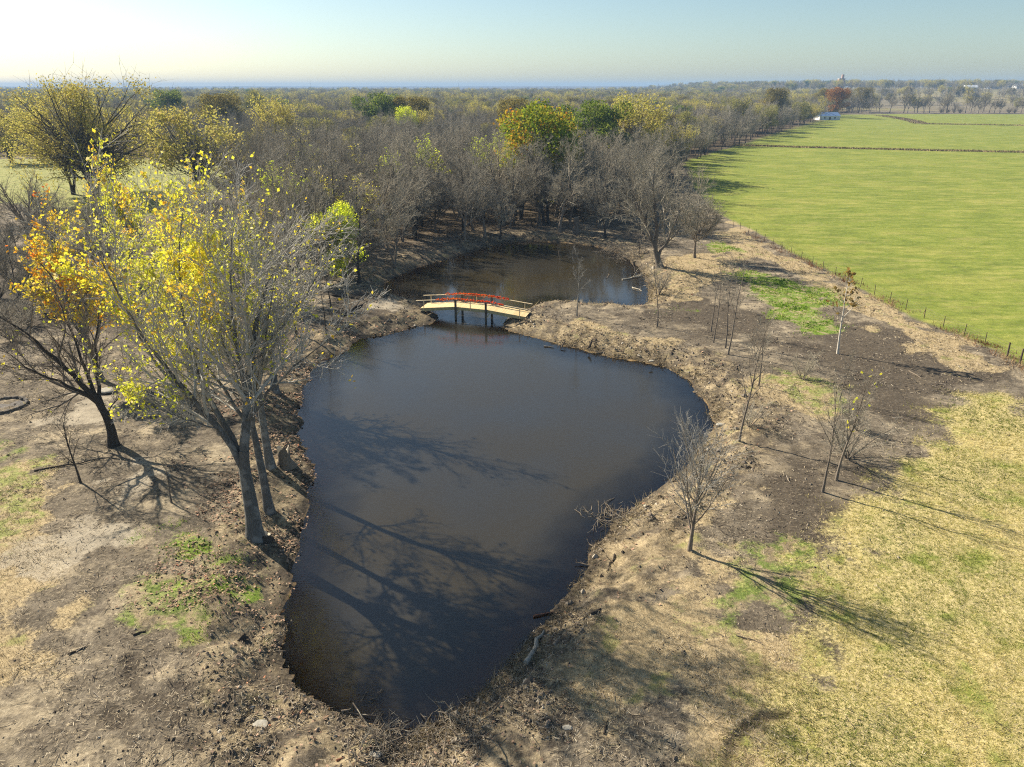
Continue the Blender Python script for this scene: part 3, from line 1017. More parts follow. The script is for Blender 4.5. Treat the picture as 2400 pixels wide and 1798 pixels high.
# leafy trees that stand out of the wood: (photo x, photo y of the top, distance, build, width stretch, label)
STAND = [
    (393, 212, 420, 'green', 1.0, 'round dark green tree far off, left of the olive brown dome tree'),
    (515, 222, 330, 'olive', 1.1, 'olive brown domed tree rising above the bare wood at left'),
    (590, 212, 470, 'pale', 1.1, 'pale green-gold tree behind the olive brown dome tree'),
    (640, 226, 235, 'gold', .85, 'gold and orange leaved tree right of the clearing, above bare crowns'),
    (893, 220, 330, 'green', .95, 'dark green domed tree, first of the three domes at the wood centre'),
    (937, 229, 335, 'olive', .8, 'olive domed tree between a dark green dome and a brown dome'),
    (978, 229, 330, 'olive', .74, 'brown-olive domed tree, right one of the three domes at the wood centre'),
    (1205, 232, 310, 'olive', .95, 'olive green tree behind the tall green-gold maple'),
    (1262, 240, 148, 'maple', 1.05, 'tall green, gold and orange tree in full leaf behind the upper pond'),
    (1395, 240, 195, 'green', 1.0, 'bright dark green tree right of the tall green-gold maple'),
    (1488, 224, 205, 'gold', 1.15, 'broad thin-leaved yellowish tree at the wood edge near the field'),
    (1820, 208, 520, 'olive', .9, 'olive topped tree in the wood edge nearest the far shed'),
    (1965, 206, 620, 'rust', 1.0, 'rust orange tree behind the far shed at the field corner'),
    (1930, 208, 760, 'olive', 1.1, 'olive tree left of the rust orange tree beyond the field'),
    (2025, 206, 760, 'olive', 1.1, 'olive tree right of the rust orange tree beyond the field'),
    (690, 330, 190, 'semi', .8, 'thin yellow-leaved tree standing among bare trees left of centre'),
    (955, 250, 300, 'lime', .8, 'small yellow-green tree below the three domed trees'),
    (1440, 262, 215, 'olive', .8, 'dull olive tree beside the bright green tree at the wood edge'),
    (1600, 262, 300, 'pale', 1.1, 'yellowish tree in the wood edge along the field'),
    (1730, 232, 420, 'pale', 1.1, 'far yellowish tree in the wood edge along the field'),
]
ZP = {'green': 13, 'olive': 13, 'maple': 16, 'gold': 14, 'rust': 13, 'lime': 9, 'semi': 13, 'pale': 13}
stand_xy = []
for px, py, yy, kind, wide, lab in STAND:
    hh = top_height(yy, py)
    x = x_at(px, yy, hh * .7)
    z = gz(x, yy)
    pr = SEMI[1] if kind == 'semi' else FULL[kind]
    s = (hh - z) / (ZP[kind] * .97)
    plant(pr, 'leafy_tree', lab, 'tree', (x, yy, z - .1), rnd.uniform(0, 6.28), (s * wide, s * wide, s))
    stand_xy.append((x, yy))
stand_xy = np.array(stand_xy)
dmin = np.min(np.hypot(wood[:, None, 0] - stand_xy[None, :, 0], wood[:, None, 1] - stand_xy[None, :, 1]), 1)
wood = wood[dmin > 3.5]
wd_z = land(wood[:, 0], wood[:, 1])[0]
# the ones that show largest stand as single trees
vis = np.abs(wood[:, 0]) < .70 * (wood[:, 1] * CP + 16 * SP) + 4
near_idx = np.where(vis)[0][:285]
single = set(near_idx.tolist())
def where_in_wood(x, y_):
    px = 1200 + x / (y_ * CP + 16 * SP) * F
    row = 'front of wood, ' if y_ < 128 else 'mid wood, ' if y_ < 165 else 'deep wood, '
    for lim, txt in ((420, 'left of the broad sycamore by the clearing'), (620, 'between clearing and left thicket'), (830, 'behind the lime green tree'),
                     (1010, 'behind the left shore of the upper pond'), (1180, 'behind the upper pond\'s top left corner'), (1340, 'around the tall green-gold maple'),
                     (1480, 'right of the tall green-gold maple'), (9999, 'along the edge of the green pasture')):
        if px < lim:
            return row + txt


for k in near_idx:
    x, y_ = wood[k]
    semi = rnd.random() < .085
    kind = rnd.randrange(3)
    pr = SEMI[kind] if semi else rnd.choice(BARE)
    s = rnd.uniform(.8, 1.1)
    lab = ('tree with %s leaves, ' % ('dull gold', 'yellow', 'lime green')[kind] if semi else 'bare grey-brown tree, ') + where_in_wood(x, y_)
    plant(pr, 'thin_leaved_tree' if semi else 'bare_tree', lab,
          'tree', (x, y_, wd_z[k] - .1), rnd.uniform(0, 6.28), (s * rnd.uniform(1.0, 1.25), s * rnd.uniform(1.0, 1.25), s),
          'thinly leaved trees of the wood' if semi else 'bare trees of the wood')
# all further ones: one mass of trees
rest = np.array([k for k in range(len(wood)) if k not in single])
extra = []
for y0, y1, n_, x0, x1 in ((790, 830, 60, 330, 1000), (1000, 1040, 120, 380, 1400), (1180, 1300, 300, 350, 1600), (1500, 1900, 1100, 400, 1900), (2000, 2600, 1600, 500, 2200)):
    extra.append(np.stack([rs.uniform(x0, x1, n_), rs.uniform(y0, y1, n_)], 1))
extra = np.concatenate(extra)
far_xy = np.concatenate([wood[rest], extra])
far_z = np.concatenate([wd_z[rest], land(extra[:, 0], extra[:, 1])[0]])
lib = bpy.data.collections.new('far_tree_shapes')
protos = BARE[:4] + [SEMI[0], FULL['pale'], FULL['gold'], FULL['olive'], FULL['green'], FULL['rust']]
for k, pr in enumerate(protos):
    lib.objects.link(bpy.data.objects.new('far_tree_shape_%02d' % k, pr.joined('far_tree_shape')))
n_far = len(far_xy)
fd = far_xy[:, 1]
w_leaf = np.clip((fd - 250) / 1300, .05, .32)
pick = rs.integers(0, 4, n_far)
lv = rs.random(n_far) < w_leaf
pick[lv] = rs.choice([4, 4, 5, 5, 5, 6, 6, 6, 7, 4, 4, 5, 6, 7, 8, 5], lv.sum())
pm = bpy.data.meshes.new('distant_trees')
pm.vertices.add(n_far)
pm.vertices.foreach_set('co', np.column_stack([far_xy, far_z - .2]).astype(np.float32).ravel())
for nm, val, ty in (('pick', pick.astype(np.int32), 'INT'), ('spin', rs.uniform(0, 6.28, n_far).astype(np.float32), 'FLOAT'),
                    ('size', (rs.uniform(.75, 1.12, n_far) * (1 + np.clip((fd - 300) / 3500, 0, .35))).astype(np.float32), 'FLOAT')):
    at = pm.attributes.new(nm, ty, 'POINT')
    at.data.foreach_set('value', val)
wood_o = mesh_obj('distant_trees', pm)
tag(wood_o, 'distant grey-brown autumn wood reaching to the horizon', 'wood', kind='stuff')
ng = bpy.data.node_groups.new('spread_trees', 'GeometryNodeTree')
ng.interface.new_socket('Geometry', in_out='INPUT', socket_type='NodeSocketGeometry')
ng.interface.new_socket('Geometry', in_out='OUTPUT', socket_type='NodeSocketGeometry')
gi = ng.nodes.new('NodeGroupInput'); go = ng.nodes.new('NodeGroupOutput')
ci = ng.nodes.new('GeometryNodeCollectionInfo')
ci.inputs['Collection'].default_value = lib
ci.inputs['Separate Children'].default_value = True
ci.inputs['Reset Children'].default_value = True
ip = ng.nodes.new('GeometryNodeInstanceOnPoints')
ip.inputs['Pick Instance'].default_value = True


def na(name, ty):
    n_ = ng.nodes.new('GeometryNodeInputNamedAttribute'); n_.data_type = ty
    n_.inputs['Name'].default_value = name
    return n_.outputs['Attribute']


cx = ng.nodes.new('ShaderNodeCombineXYZ')
ng.links.new(na('spin', 'FLOAT'), cx.inputs['Z'])
ng.links.new(gi.outputs[0], ip.inputs['Points'])
ng.links.new(ci.outputs[0], ip.inputs['Instance'])
ng.links.new(na('pick', 'INT'), ip.inputs['Instance Index'])
ng.links.new(cx.outputs[0], ip.inputs['Rotation'])
ng.links.new(na('size', 'FLOAT'), ip.inputs['Scale'])
ng.links.new(ip.outputs[0], go.inputs[0])
md = wood_o.modifiers.new('spread', 'NODES')
md.node_group = ng
print('wood', len(wood), 'single', len(single), 'far', n_far)

# ------------------------------------------------------------------ footbridge over the narrows
g = G('fresh_pine')
_n = g.noise(3, 4, .6, g.mapping((8, .6, 1)))
PINE = g.done(g.principled(g.ramp(_n, [(.3, (.62, .46, .22)), (.7, (.76, .60, .33))]), .7, .2, g.bump(_n, .2, .01)))
GREEN_WOOD = plain_mat('treated_green_pine', (.27, .25, .13), (.42, .38, .22), 6, .75)
DARK_POST = plain_mat('wet_dark_post', (.05, .045, .035), (.12, .105, .08), 7, .7)
RAIL_WOOD = plain_mat('rail_pine', (.56, .44, .26), (.72, .60, .40), 6, .7)
RED_LEAF = leaf_mat('garland_red_orange', [(0, (.75, .05, .02)), (.5, (.85, .12, .02)), (1, (.85, .30, .04))], .35)

bA, bB = P(985.3, 722.5, .14), P(1232, 743.5, .06)
bt = nrm((bB - bA) * np.array([1, 1, 0])); bs = np.array([-bt[1], bt[0], 0])
BL = np.linalg.norm((bB - bA)[:2]); BW = 2.15
SK = [0, .336, .64, 1]; ZK = [bA[2], bA[2] + .46, bB[2] + .47, bB[2]]


def deck(s, side, up=0.0):
    z = np.interp(s, SK, ZK)
    return np.array([bA[0], bA[1], 0]) + bt * (BL * s) + bs * side + np.array([0, 0, z + up])


bridge = thing('footbridge', 'new pale timber footbridge bent in three spans across the narrows between the two ponds', 'bridge', (0, 0, 0))
items = []
npl = 84
for k in range(npl):
    s = (k + .5) / npl
    a, b = deck(s, -.02, 0), deck(s, BW + .02, 0)
    t = nrm(deck(min(1, s + .004), 0) - deck(max(0, s - .004), 0))
    n_ = np.cross(t, bs)
    items.append(((a + b) / 2, (BL / npl - .012, BW + .04, .045), np.stack([t, bs, n_], 1)))
v_, q_ = boxes(items)
tint = np.repeat(np.random.default_rng(3).random(npl), 6)
g = G('deck_planks')
_c = g.ramp(g.attr('tint'), [(0, (.60, .44, .20)), (1, (.78, .62, .34))])
_c = g.mix(.35, _c, g.ramp(g.noise(9, 4, .6), [(.3, (.5, .36, .16)), (.7, (.8, .66, .4))]))
DECK = g.done(g.principled(_c, .7, .2))
tag(mesh_obj('deck_planks', raw_mesh('deck_planks', [(v_, q_, 0, tint)], [DECK], False), bridge), 'pale yellow deck of cross planks', kind='stuff')
for side in (.05, BW / 2, BW - .05):
    its = [beam(deck(SK[k] + (.012 if k == 0 else 0), side, -.19), deck(SK[k + 1] - (.012 if k == 2 else 0), side, -.19), .09, .30) for k in range(3)]
    mesh_obj('joist', raw_mesh('joist', [(*boxes(its), 0)], [GREEN_WOOD], False), bridge)
RH = .86
for side in (-.06, BW + .06):
    rail = mesh_obj('handrail', raw_mesh('handrail', [(*boxes([beam(deck(max(SK[k], 0), side, RH) - (bt * .45 if k == 0 else 0), deck(SK[k + 1], side, RH) + (bt * .2 if k == 2 else 0), .14, .05) for k in range(3)]), 0)], [RAIL_WOOD], False), bridge)
    for s in (.037, .345, .486, .632, .946):
        heavy = s in (.345, .632)
        top = deck(s, side, RH - .03)
        bot = np.array([top[0], top[1], (WATER_Z - .9) if heavy else top[2] - RH - .25])
        w_ = .2 if heavy else .075
        post = mesh_obj('pier_post' if heavy else 'rail_post', raw_mesh('post', [(*boxes([((top + bot) / 2, (w_, w_, top[2] - bot[2]), rotz(math.atan2(bt[1], bt[0])))]), 0)], [DARK_POST if heavy else RAIL_WOOD], False), bridge)
for s in (.345, .632):
    mesh_obj('cross_beam', raw_mesh('cross_beam', [(*boxes([beam(deck(s, -.2, -.42), deck(s, BW + .2, -.42), .1, .2)]), 0)], [DARK_POST], False), bridge)
    for side in (-.06, BW + .06):
        mesh_obj('brace', raw_mesh('brace', [(*boxes([beam(deck(s, side, -.95), deck(s + .035, side, -.36), .06, .1)]), 0)], [GREEN_WOOD], False), bridge)
for s in (.0, 1.0):
    e = deck(s, BW / 2, -.30)
    mesh_obj('sill_beam', raw_mesh('sill_beam', [(*boxes([beam(deck(s, 0, -.40) + bt * (.14 if s == 0 else -.14), deck(s, BW, -.40) + bt * (.14 if s == 0 else -.14), .25, .22)]), 0)], [DARK_POST], False), bridge)
for side, s0, s1, lab in ((-.06, .16, .80, 'red orange garland wound along the near handrail of the footbridge'),
                          (BW + .06, .18, .80, 'red orange garland wound along the far handrail of the footbridge')):
    rg = np.random.default_rng(int(side * 10) + 40)
    ss = rg.uniform(s0, s1, 420)
    ctr = np.array([deck(s, side, RH + .06) for s in ss]) + rg.normal(0, 1, (420, 3)) * np.array([.03, .05, .06])
    lv = leaves(rg, np.repeat(ctr[:, None], 2, 1), 900, .15, .02, 0)
    st_ = np.array([[deck(s, side, RH + .05 + .03 * math.sin(s * 90)) for s in np.linspace(s0, s1, 60)]])
    sv = tubes(st_, np.full((1, 60), .02), 5)
    tag(mesh_obj('rail_garland', raw_mesh('rail_garland', [(lv[0], lv[1], 0, lv[2]), (sv[0], sv[1], 0, np.full(len(sv[1]), .3))], [RED_LEAF], False)), lab, 'garland', 'garlands on the footbridge rails')

# ------------------------------------------------------------------ wire fence along the pasture
RUST = plain_mat('rusted_steel_post', (.05, .035, .028), (.12, .075, .05), 9, .8)
WOODPOST = plain_mat('weathered_post', (.06, .045, .035), (.15, .115, .085), 8, .9)
WIRE = plain_mat('wire', (.16, .14, .12), (.24, .2, .17), 9, .5)
FP = [(1719, 532), (1735, 538.6), (1754, 548), (1770.6, 555), (1791, 566), (1811.7, 577), (1831, 585.6), (1853.5, 599), (1878, 608.7), (1904.6, 622), (1929, 633), (1957.6, 646.7),
      (1986, 659), (2016.6, 672.6), (2049, 691.6), (2085, 708.7), (2122.5, 725.5), (2165.5, 746), (2210, 767.7), (2259, 786.7), (2308, 807), (2360, 838), (2389.6, 853), (2450, 885), (2520, 918)]
fence = thing('wire_fence', 'wire fence on rusty steel posts between the bare bank and the green pasture', 'fence', (0, 0, 0))
fb = [base(a, b) for a, b in FP]
rf = np.random.default_rng(8)
tops = []
for k, b in enumerate(fb):
    heavy = k in (21, 22)
    hgt = 1.42 if heavy else 1.22 + rf.uniform(-.06, .06)
    t = b + np.array([rf.normal(0, .04), rf.normal(0, .04), hgt])
    tops.append((b, t))
    pts = np.array([[b - [0, 0, .3], (b + t) / 2, t]])
    v_, q_ = tubes(pts, np.array([[.085, .08, .075]]) if heavy else np.array([[.04, .038, .035]]), 7 if heavy else 5)
    mesh_obj('wooden_post' if heavy else 'post', raw_mesh('post', [(v_, q_, 0)], [WOODPOST if heavy else RUST]), fence)
for f in (.3, .52, .74, .96):
    pl = []
    for (b0, t0), (b1, t1) in zip(tops[:-1], tops[1:]):
        p0, p1 = b0 + (t0 - b0) * f, b1 + (t1 - b1) * f
        m = (p0 + p1) / 2 - np.array([0, 0, .03])
        pl.append([p0, m, p1])
    v_, q_ = tubes(np.array(pl), np.full((len(pl), 3), .008), 3)
    mesh_obj('wire', raw_mesh('wire', [(v_, q_, 0)], [WIRE]), fence)

# ------------------------------------------------------------------ far buildings beyond the pasture
WALL_W = plain_mat('white_siding', (.66, .65, .62), (.78, .77, .74), 2, .7)
WALL_B = plain_mat('brick_wall', (.36, .22, .16), (.46, .30, .22), 4, .85)
ROOF_BLUE = plain_mat('blue_metal_roof', (.16, .25, .42), (.22, .32, .50), 2, .4, .5)
ROOF_GREY = plain_mat('grey_roof', (.36, .36, .36), (.5, .5, .5), 2, .6)
ROOF_WHITE = plain_mat('white_metal_roof', (.72, .72, .72), (.82, .82, .82), 2, .4, .5)
DARK_GLASS = plain_mat('window_glass', (.02, .025, .03), (.05, .055, .06), 1, .15, .5)


def house(name, label, cat, loc, L, Wd, hw, hr, rz, wall, roof, nwin=3):
    t = thing(name, label, cat, loc, rz)
    mesh_obj('wall', raw_mesh('wall', [(*boxes([((0, 0, hw / 2), (L, Wd, hw), I3)]), 0)], [wall], False), t)
    o = .4
    v = np.array([[-L / 2 - o, -Wd / 2 - o, hw], [L / 2 + o, -Wd / 2 - o, hw], [L / 2 + o, Wd / 2 + o, hw], [-L / 2 - o, Wd / 2 + o, hw], [-L / 2 - o, 0, hw + hr], [L / 2 + o, 0, hw + hr]])
    v[:, 2] += .01
    chunks = [(v, np.array([[0, 1, 5, 4], [2, 3, 4, 5]]), 0), (v, np.array([[0, 4, 3], [1, 2, 5]]), 0), (v, np.array([[0, 3, 2, 1]]), 0)]
    mesh_obj('roof', raw_mesh('roof', chunks, [roof], False), t)
    for k in range(nwin):
        x = -L / 2 + L * (k + 1) / (nwin + 1)
        dr = k == nwin // 2
        mesh_obj('door' if dr else 'window', raw_mesh('opening', [(*boxes([((x, -Wd / 2 - .03, hw * (.4 if dr else .55)), (L * .09, .08, hw * (.8 if dr else .4)), I3)]), 0)], [DARK_GLASS], False), t)
    return t


def spot(px, y, dz=0):
    x = x_at(px, y)
    return (x, y, gz(x, y) + dz)


house('farm_shed', 'small open shed with blue metal roof at the far corner of the pasture', 'shed', spot(1936, 585), 17, 9, 2.8, 2.6, .2, WALL_W, ROOF_BLUE)
house('farm_house', 'far white house with pale roof among trees near the right horizon', 'house', spot(2268, 1500), 24, 12, 6, 4, 0, WALL_W, ROOF_WHITE, 5)
house('long_barn', 'long low white barn below the far white house', 'barn', spot(2285, 1250), 18, 9, 4, 2, 0, WALL_W, ROOF_WHITE, 5)
house('grey_barn', 'long far barn with grey roof at the right edge of the horizon', 'barn', spot(2322, 1750), 30, 14, 6, 4, -.1, WALL_W, ROOF_GREY, 4)
house('pale_barn', 'far pale barn, rightmost building on the horizon', 'barn', spot(2385, 1650), 28, 14, 6, 4, .1, WALL_W, ROOF_GREY, 4)
tw = thing('brick_tower', 'small pinkish brick tower building peeping over the rust orange tree', 'building', spot(1965, 1600, 0), 0)
mesh_obj('wall', raw_mesh('wall', [(*boxes([((0, 0, 10), (12, 8, 20), I3)]), 0)], [WALL_B], False), tw)
mesh_obj('tower', raw_mesh('tower', [(*boxes([((1, -2, 14), (4, 4, 28), I3)]), 0)], [WALL_B], False), tw)
mesh_obj('roof', raw_mesh('roof', [(*boxes([((0, 0, 20.5), (12.5, 8.5, 1), I3)]), 0)], [ROOF_GREY], False), tw)
for px, hh, lab in ((730, 40, 'thin far radio mast above the left wooded horizon'), (978, 32, 'thin far radio mast over the middle of the horizon'), (1075, 44, 'tallest thin radio mast on the horizon right of centre wood')):
    s0 = spot(px, 3000)
    m = thing('radio_mast', lab, 'mast', s0, group='radio masts on the horizon')
    mesh_obj('mast_tower', raw_mesh('mast_tower', [(*tubes(np.array([[[0, 0, 0], [0, 0, hh * .5], [0, 0, hh * 0.8]]]), np.array([[.45, .35, .25]]), 4), 0)], [WIRE]), m)
    mesh_obj('antenna', raw_mesh('antenna', [(*tubes(np.array([[[0, 0, hh * .8], [0, 0, hh]]]), np.array([[.15, .1]]), 4), 0)], [WIRE]), m)

# ------------------------------------------------------------------ trees that stand free of the wood
def resample(pts, K):
    pts = np.asarray(pts, float)
    # smooth corners, then even spacing
    for _ in range(2):
        q = [pts[0]]
        for a, b in zip(pts[:-1], pts[1:]):
            q += [a * .75 + b * .25, a * .25 + b * .75]
        q.append(pts[-1])
        pts = np.array(q)
    d = np.concatenate([[0], np.cumsum(np.linalg.norm(np.diff(pts, axis=0), axis=1))])
    return np.stack([np.interp(np.linspace(0, d[-1], K), d, pts[:, k]) for k in range(3)], 1)


def hero(seed, trunk, limbs, r0, dens=(9, 7, 5), twr=.013, bark=SYC, twig=SYC_TWIG, leafcount=0, leafmat=LEAF_YELLOW, leafsize=.2, leafw=None, limb_r=.35, up=.09, twist=.1):
    """trunk and main limbs laid out by hand (photo x, photo y, distance), everything finer grown on them"""
    rng = np.random.default_rng(seed)
    b0 = np.array(base(*trunk[0][:2]))
    k0 = b0[1] / trunk[0][2]
    org = b0
    T = resample([at_y(a, b, c * k0) for a, b, c in trunk], 10) - org
    T[0, 2] -= .25
    R = flare(None, 10, r0, r0 * .60, 1.45)[0]
    LP = np.array([resample([at_y(a, b, c * k0) for a, b, c in l], 12) - org for l in limbs])
    jitter = rng.normal(0, .05, LP.shape); jitter[:, 0] = 0
    LP = LP + jitter
    LL = np.linalg.norm(np.diff(LP, axis=1), axis=2).sum(1)
    lr0 = r0 * limb_r * np.clip(LL / LL.max(), .3, 1)
    # limbs leaving the trunk start inside it, nearly as thick as its end
    dT = np.min(np.linalg.norm(LP[:, None, 0] - T[None], axis=2), 1)
    on = dT < .8
    top_d = np.linalg.norm(LP[:, 0] - T[-1], axis=1)
    lr0 = np.where(on & (LL > LL.max() * .45), np.maximum(lr0, r0 * .46), lr0)
    lead = int(np.argmin(top_d + .01 * np.arange(len(LP))))
    lr0[lead] = r0 * .62
    LR = lr0[:, None] * (np.linspace(1, .0, 12)[None] ** 1.25 * .9 + .1)
    LR[lead] = lr0[lead] * (np.linspace(1, 0, 12) ** 1.1 * .93 + .07)
    dirn = nrm(T[-1] - T[-2])
    LP[on, 0] -= dirn * r0 * .7
    LP[lead, 0] = T[-1] - dirn * r0 * .5
    b1, r1 = grow(rng, LP, LR, dens[0], .12, 1, 38, 11, .42, .4, 7, .08, up * .7, .62, twr * 1.7)
    b2, r2 = grow(rng, b1, r1, dens[1], .12, 1, 36, 12, .46, .35, 5, twist, .09, .62, twr * 1.2)
    b3, r3 = grow(rng, b2, r2, dens[2], .1, 1, 36, 14, .5, .3, 2, twist * .7, .06, .65, twr)
    lf = None
    if leafcount:
        keep = None
        if leafw is not None:
            keep = leafw(b3[:, -1] + org)
        lf = leaves(rng, b3, leafcount, leafsize, .1, keep=keep)
    return Proto('hero', [(T[None], R[None], 12), (LP, LR, 7)], [(b1, r1, 5), (b2, r2, 3), (b3, r3, 3)], lf, bark, twig, leafmat), org


def leaf_left(p):
    w = np.where(p[:, 0] < -15.5, 1.0, np.where(p[:, 0] < -13.5, .4, .06)) * np.where(p[:, 2] > 15.5, .35, 1) * np.where(p[:, 2] < 9, .07, 1)
    w = w * (.3 + np.clip(2.6 * fbm(p[:, 0] + p[:, 2] * .7, p[:, 1] + p[:, 2] * .4, 3.0, 2, 9) + .55, 0, 1.5))
    return w


pr, o = hero(1, [(598, 1262, 34.2), (592, 1205, 34.2), (581, 1145, 34.2), (571, 1090, 34.2), (572, 1055, 34.2)],
             [[(572, 1055, 34.2), (580, 1000, 34.4), (578, 930, 34.8), (588, 850, 35.2), (600, 760, 35.8), (625, 680, 36.5), (665, 600, 37), (700, 530, 37.5)],
              [(578, 930, 34.8), (562, 850, 34.5), (545, 760, 34.2), (540, 660, 34.0), (545, 560, 34.0), (552, 470, 34.0)],
              [(570, 1088, 34.2), (520, 1010, 34.0), (460, 945, 33.6), (400, 880, 33.2), (340, 800, 32.8), (290, 710, 32.5), (240, 620, 32.2), (200, 540, 32.0)],
              [(568, 1075, 34.2), (530, 1000, 34.6), (470, 905, 35.4), (440, 805, 36.2), (425, 705, 37), (420, 600, 37.6), (425, 500, 38.2)],
              [(580, 985, 34.3), (640, 905, 33.8), (700, 850, 33.4), (760, 805, 33.2), (820, 765, 33.0)],
              [(588, 850, 35.2), (640, 790, 35.6), (700, 720, 36), (740, 650, 36.4), (765, 590, 36.8)],
              [(520, 1010, 34), (450, 985, 33), (380, 960, 32.4), (310, 950, 32)],
              [(460, 945, 33.6), (390, 880, 34.6), (330, 800, 35.6), (290, 700, 36.6), (270, 600, 37.5)],
              [(581, 960, 34.6), (560, 900, 35.5), (520, 800, 36.8), (500, 690, 38), (490, 580, 39)]],
             .44, (12, 10, 7), leafcount=7500, leafsize=.175, leafw=leaf_left)
plant(pr, 'sycamore_tree', 'big pale sycamore with sparse yellow leaves, nearest tree on the left bank', 'tree', o)
pr, o = hero(2, [(631, 1197, 36.6), (619, 1130, 36.6), (606, 1065, 36.6), (592, 1000, 36.6)],
             [[(592, 1000, 36.6), (580, 920, 36.8), (560, 830, 37.2), (530, 730, 37.8), (500, 620, 38.5), (480, 520, 39)],
              [(598, 1030, 36.6), (560, 960, 37.2), (500, 880, 38), (450, 800, 39), (400, 690, 40), (370, 590, 41)],
              [(592, 1000, 36.6), (605, 900, 36.2), (620, 800, 36), (640, 700, 36), (650, 610, 36)],
              [(580, 920, 36.8), (620, 830, 37.5), (670, 740, 38.3), (700, 650, 39)]],
             .27, (10, 9, 6), leafcount=3600, leafsize=.21, leafw=leaf_left)
plant(pr, 'sycamore_tree', 'slimmer pale sycamore leaning left right behind the biggest sycamore', 'tree', o)
pr, o = hero(3, [(634, 1094, 40.5), (622, 1030, 40.5), (612, 960, 40.5), (604, 900, 40.5)],
             [[(604, 900, 40.5), (592, 800, 40.8), (575, 700, 41.3), (560, 590, 42), (560, 500, 42.5)],
              [(612, 940, 40.5), (560, 860, 41.5), (500, 770, 42.5), (460, 680, 43.5), (440, 590, 44.5)],
              [(604, 900, 40.5), (640, 810, 40.2), (680, 720, 40), (710, 640, 40), (730, 560, 40)],
              [(592, 800, 40.8), (610, 700, 42), (620, 600, 43), (640, 520, 43.5)]],
             .28, (10, 9, 6), leafcount=600, leafsize=.21)
plant(pr, 'sycamore_tree', 'tall mostly bare sycamore beside the jagged stump on the left bank', 'tree', o)
pr, o = hero(4, [(645, 918, 51), (640, 870, 51), (634, 820, 51), (628, 780, 51)],
             [[(628, 780, 51), (618, 700, 51.5), (605, 620, 52), (600, 530, 52.5)],
              [(630, 800, 51), (660, 720, 50.5), (690, 650, 50), (715, 580, 50)],
              [(634, 820, 51), (580, 740, 52), (540, 660, 53), (520, 570, 54)]],
             .3, (9, 8, 5), leafcount=250, leafsize=.22)
plant(pr, 'bare_tree', 'pale bare tree on the left bank where the near pond widens', 'tree', o)

pr, o = hero(6, [(266, 1044, 44), (262, 1010, 44), (250, 975, 44), (228, 940, 44)],
             [[(240, 955, 44), (190, 915, 43.5), (130, 895, 43), (60, 860, 42.5), (0, 815, 42)],
              [(228, 940, 44), (180, 890, 43.6), (120, 830, 43.2), (60, 780, 43), (-20, 730, 42.5)],
              [(228, 940, 44), (205, 880, 44.5), (180, 810, 45), (150, 740, 46), (130, 680, 47)],
              [(240, 955, 44), (228, 890, 45), (222, 820, 46), (230, 740, 47), (240, 680, 48)],
              [(250, 975, 44), (275, 940, 45), (285, 900, 46), (300, 850, 47)],
              [(228, 940, 44), (150, 910, 45.5), (80, 870, 47), (10, 850, 48)]],
             .34, (10, 9, 6), bark=BARK_DARK, twig=TWIG_DARK, leafcount=160, leafsize=.22, up=.05)
plant(pr, 'dark_tree', 'dark bare tree bent left with limbs fanning out over the left dirt bank', 'tree', o)


def free(proto_h, proto, name, label, px, py, ptop, cat='tree', group=None, wide=1.0, rz=None):
    b = base(px, py)
    hh = max(1.0, top_height(b[1], ptop) - b[2])
    s = hh / (proto_h * .97)
    return plant(proto, name, label, cat, (b[0], b[1], b[2] - .08), rnd.uniform(0, 6.28) if rz is None else rz, (s * wide, s * wide, s), group)


def height_of(px, py, ptop):
    b = base(px, py)
    return top_height(b[1], ptop) - b[2]


# yellow and orange trees behind the big sycamore
OR1 = bare(301, 13, spread=34, limbs=8, leafcount=5200, leafsize=.22, leafmat=LEAF_ORANGE, bark=SYC, twig=SYC_TWIG, dens=(8, 7, 5))
YE1 = bare(302, 13, spread=32, limbs=8, leafcount=4800, leafsize=.22, leafmat=LEAF_YELLOW, bark=SYC, twig=SYC_TWIG, dens=(8, 7, 5))
YE2 = bare(303, 13, spread=28, limbs=7, leafcount=3000, leafsize=.25, leafmat=LEAF_YELLOW, bark=SYC, twig=SYC_TWIG, dens=(8, 7, 5))
free(13, OR1, 'yellow_tree', 'yellow tree with orange-red outer leaves, leftmost leafy crown over the dark bent tree', 235, 890, 505, wide=1.1)
free(13, YE1, 'yellow_tree', 'yellow-leaved tree whose thin dark trunk stands in the red leaf litter', 448, 880, 470, wide=.8)
free(13, YE2, 'yellow_tree', 'thin yellow tree in front of the clearing, right of the big cottonwood', 345, 690, 352, wide=.62)
free(13, YE2, 'yellow_tree', 'thin tree with a bright yellow tip behind the tallest sycamore crown', 585, 720, 440, wide=.62)
for px, py, pt in ((40, 705, 560), (110, 690, 570), (15, 645, 520), (185, 640, 520), (250, 615, 500), (95, 605, 490), (330, 600, 480), (400, 650, 500), (475, 605, 440),
                   (530, 650, 450), (505, 565, 420), (615, 650, 440), (650, 700, 470), (560, 690, 470), (700, 665, 440), (425, 565, 440), (40, 590, 500), (675, 625, 420),
                   (735, 660, 450), (765, 655, 430)) + tuple((rnd.uniform(-20, 640), rnd.uniform(560, 760), None) for _ in range(34)):
    if pt is None:
        if px > 330 and py > 690:
            continue
        pt = py - rnd.uniform(105, 165)
    free(13, rnd.choice(BARE), 'bare_tree', 'bare grey tree in the left thicket, ' + ('nearest rows by the fire ring' if py > 680 and px < 330 else 'by the frame edge' if px < 120 else 'below the cottonwoods' if px < 330 else 'behind the big sycamore crown' if px < 560 else 'beside the lime green tree'), px, py, pt, group='bare trees in the left thicket', wide=rnd.uniform(.8, 1.1))
LOWSH = [shrub(k, 4, 10, TWIG) for k in range(3)]
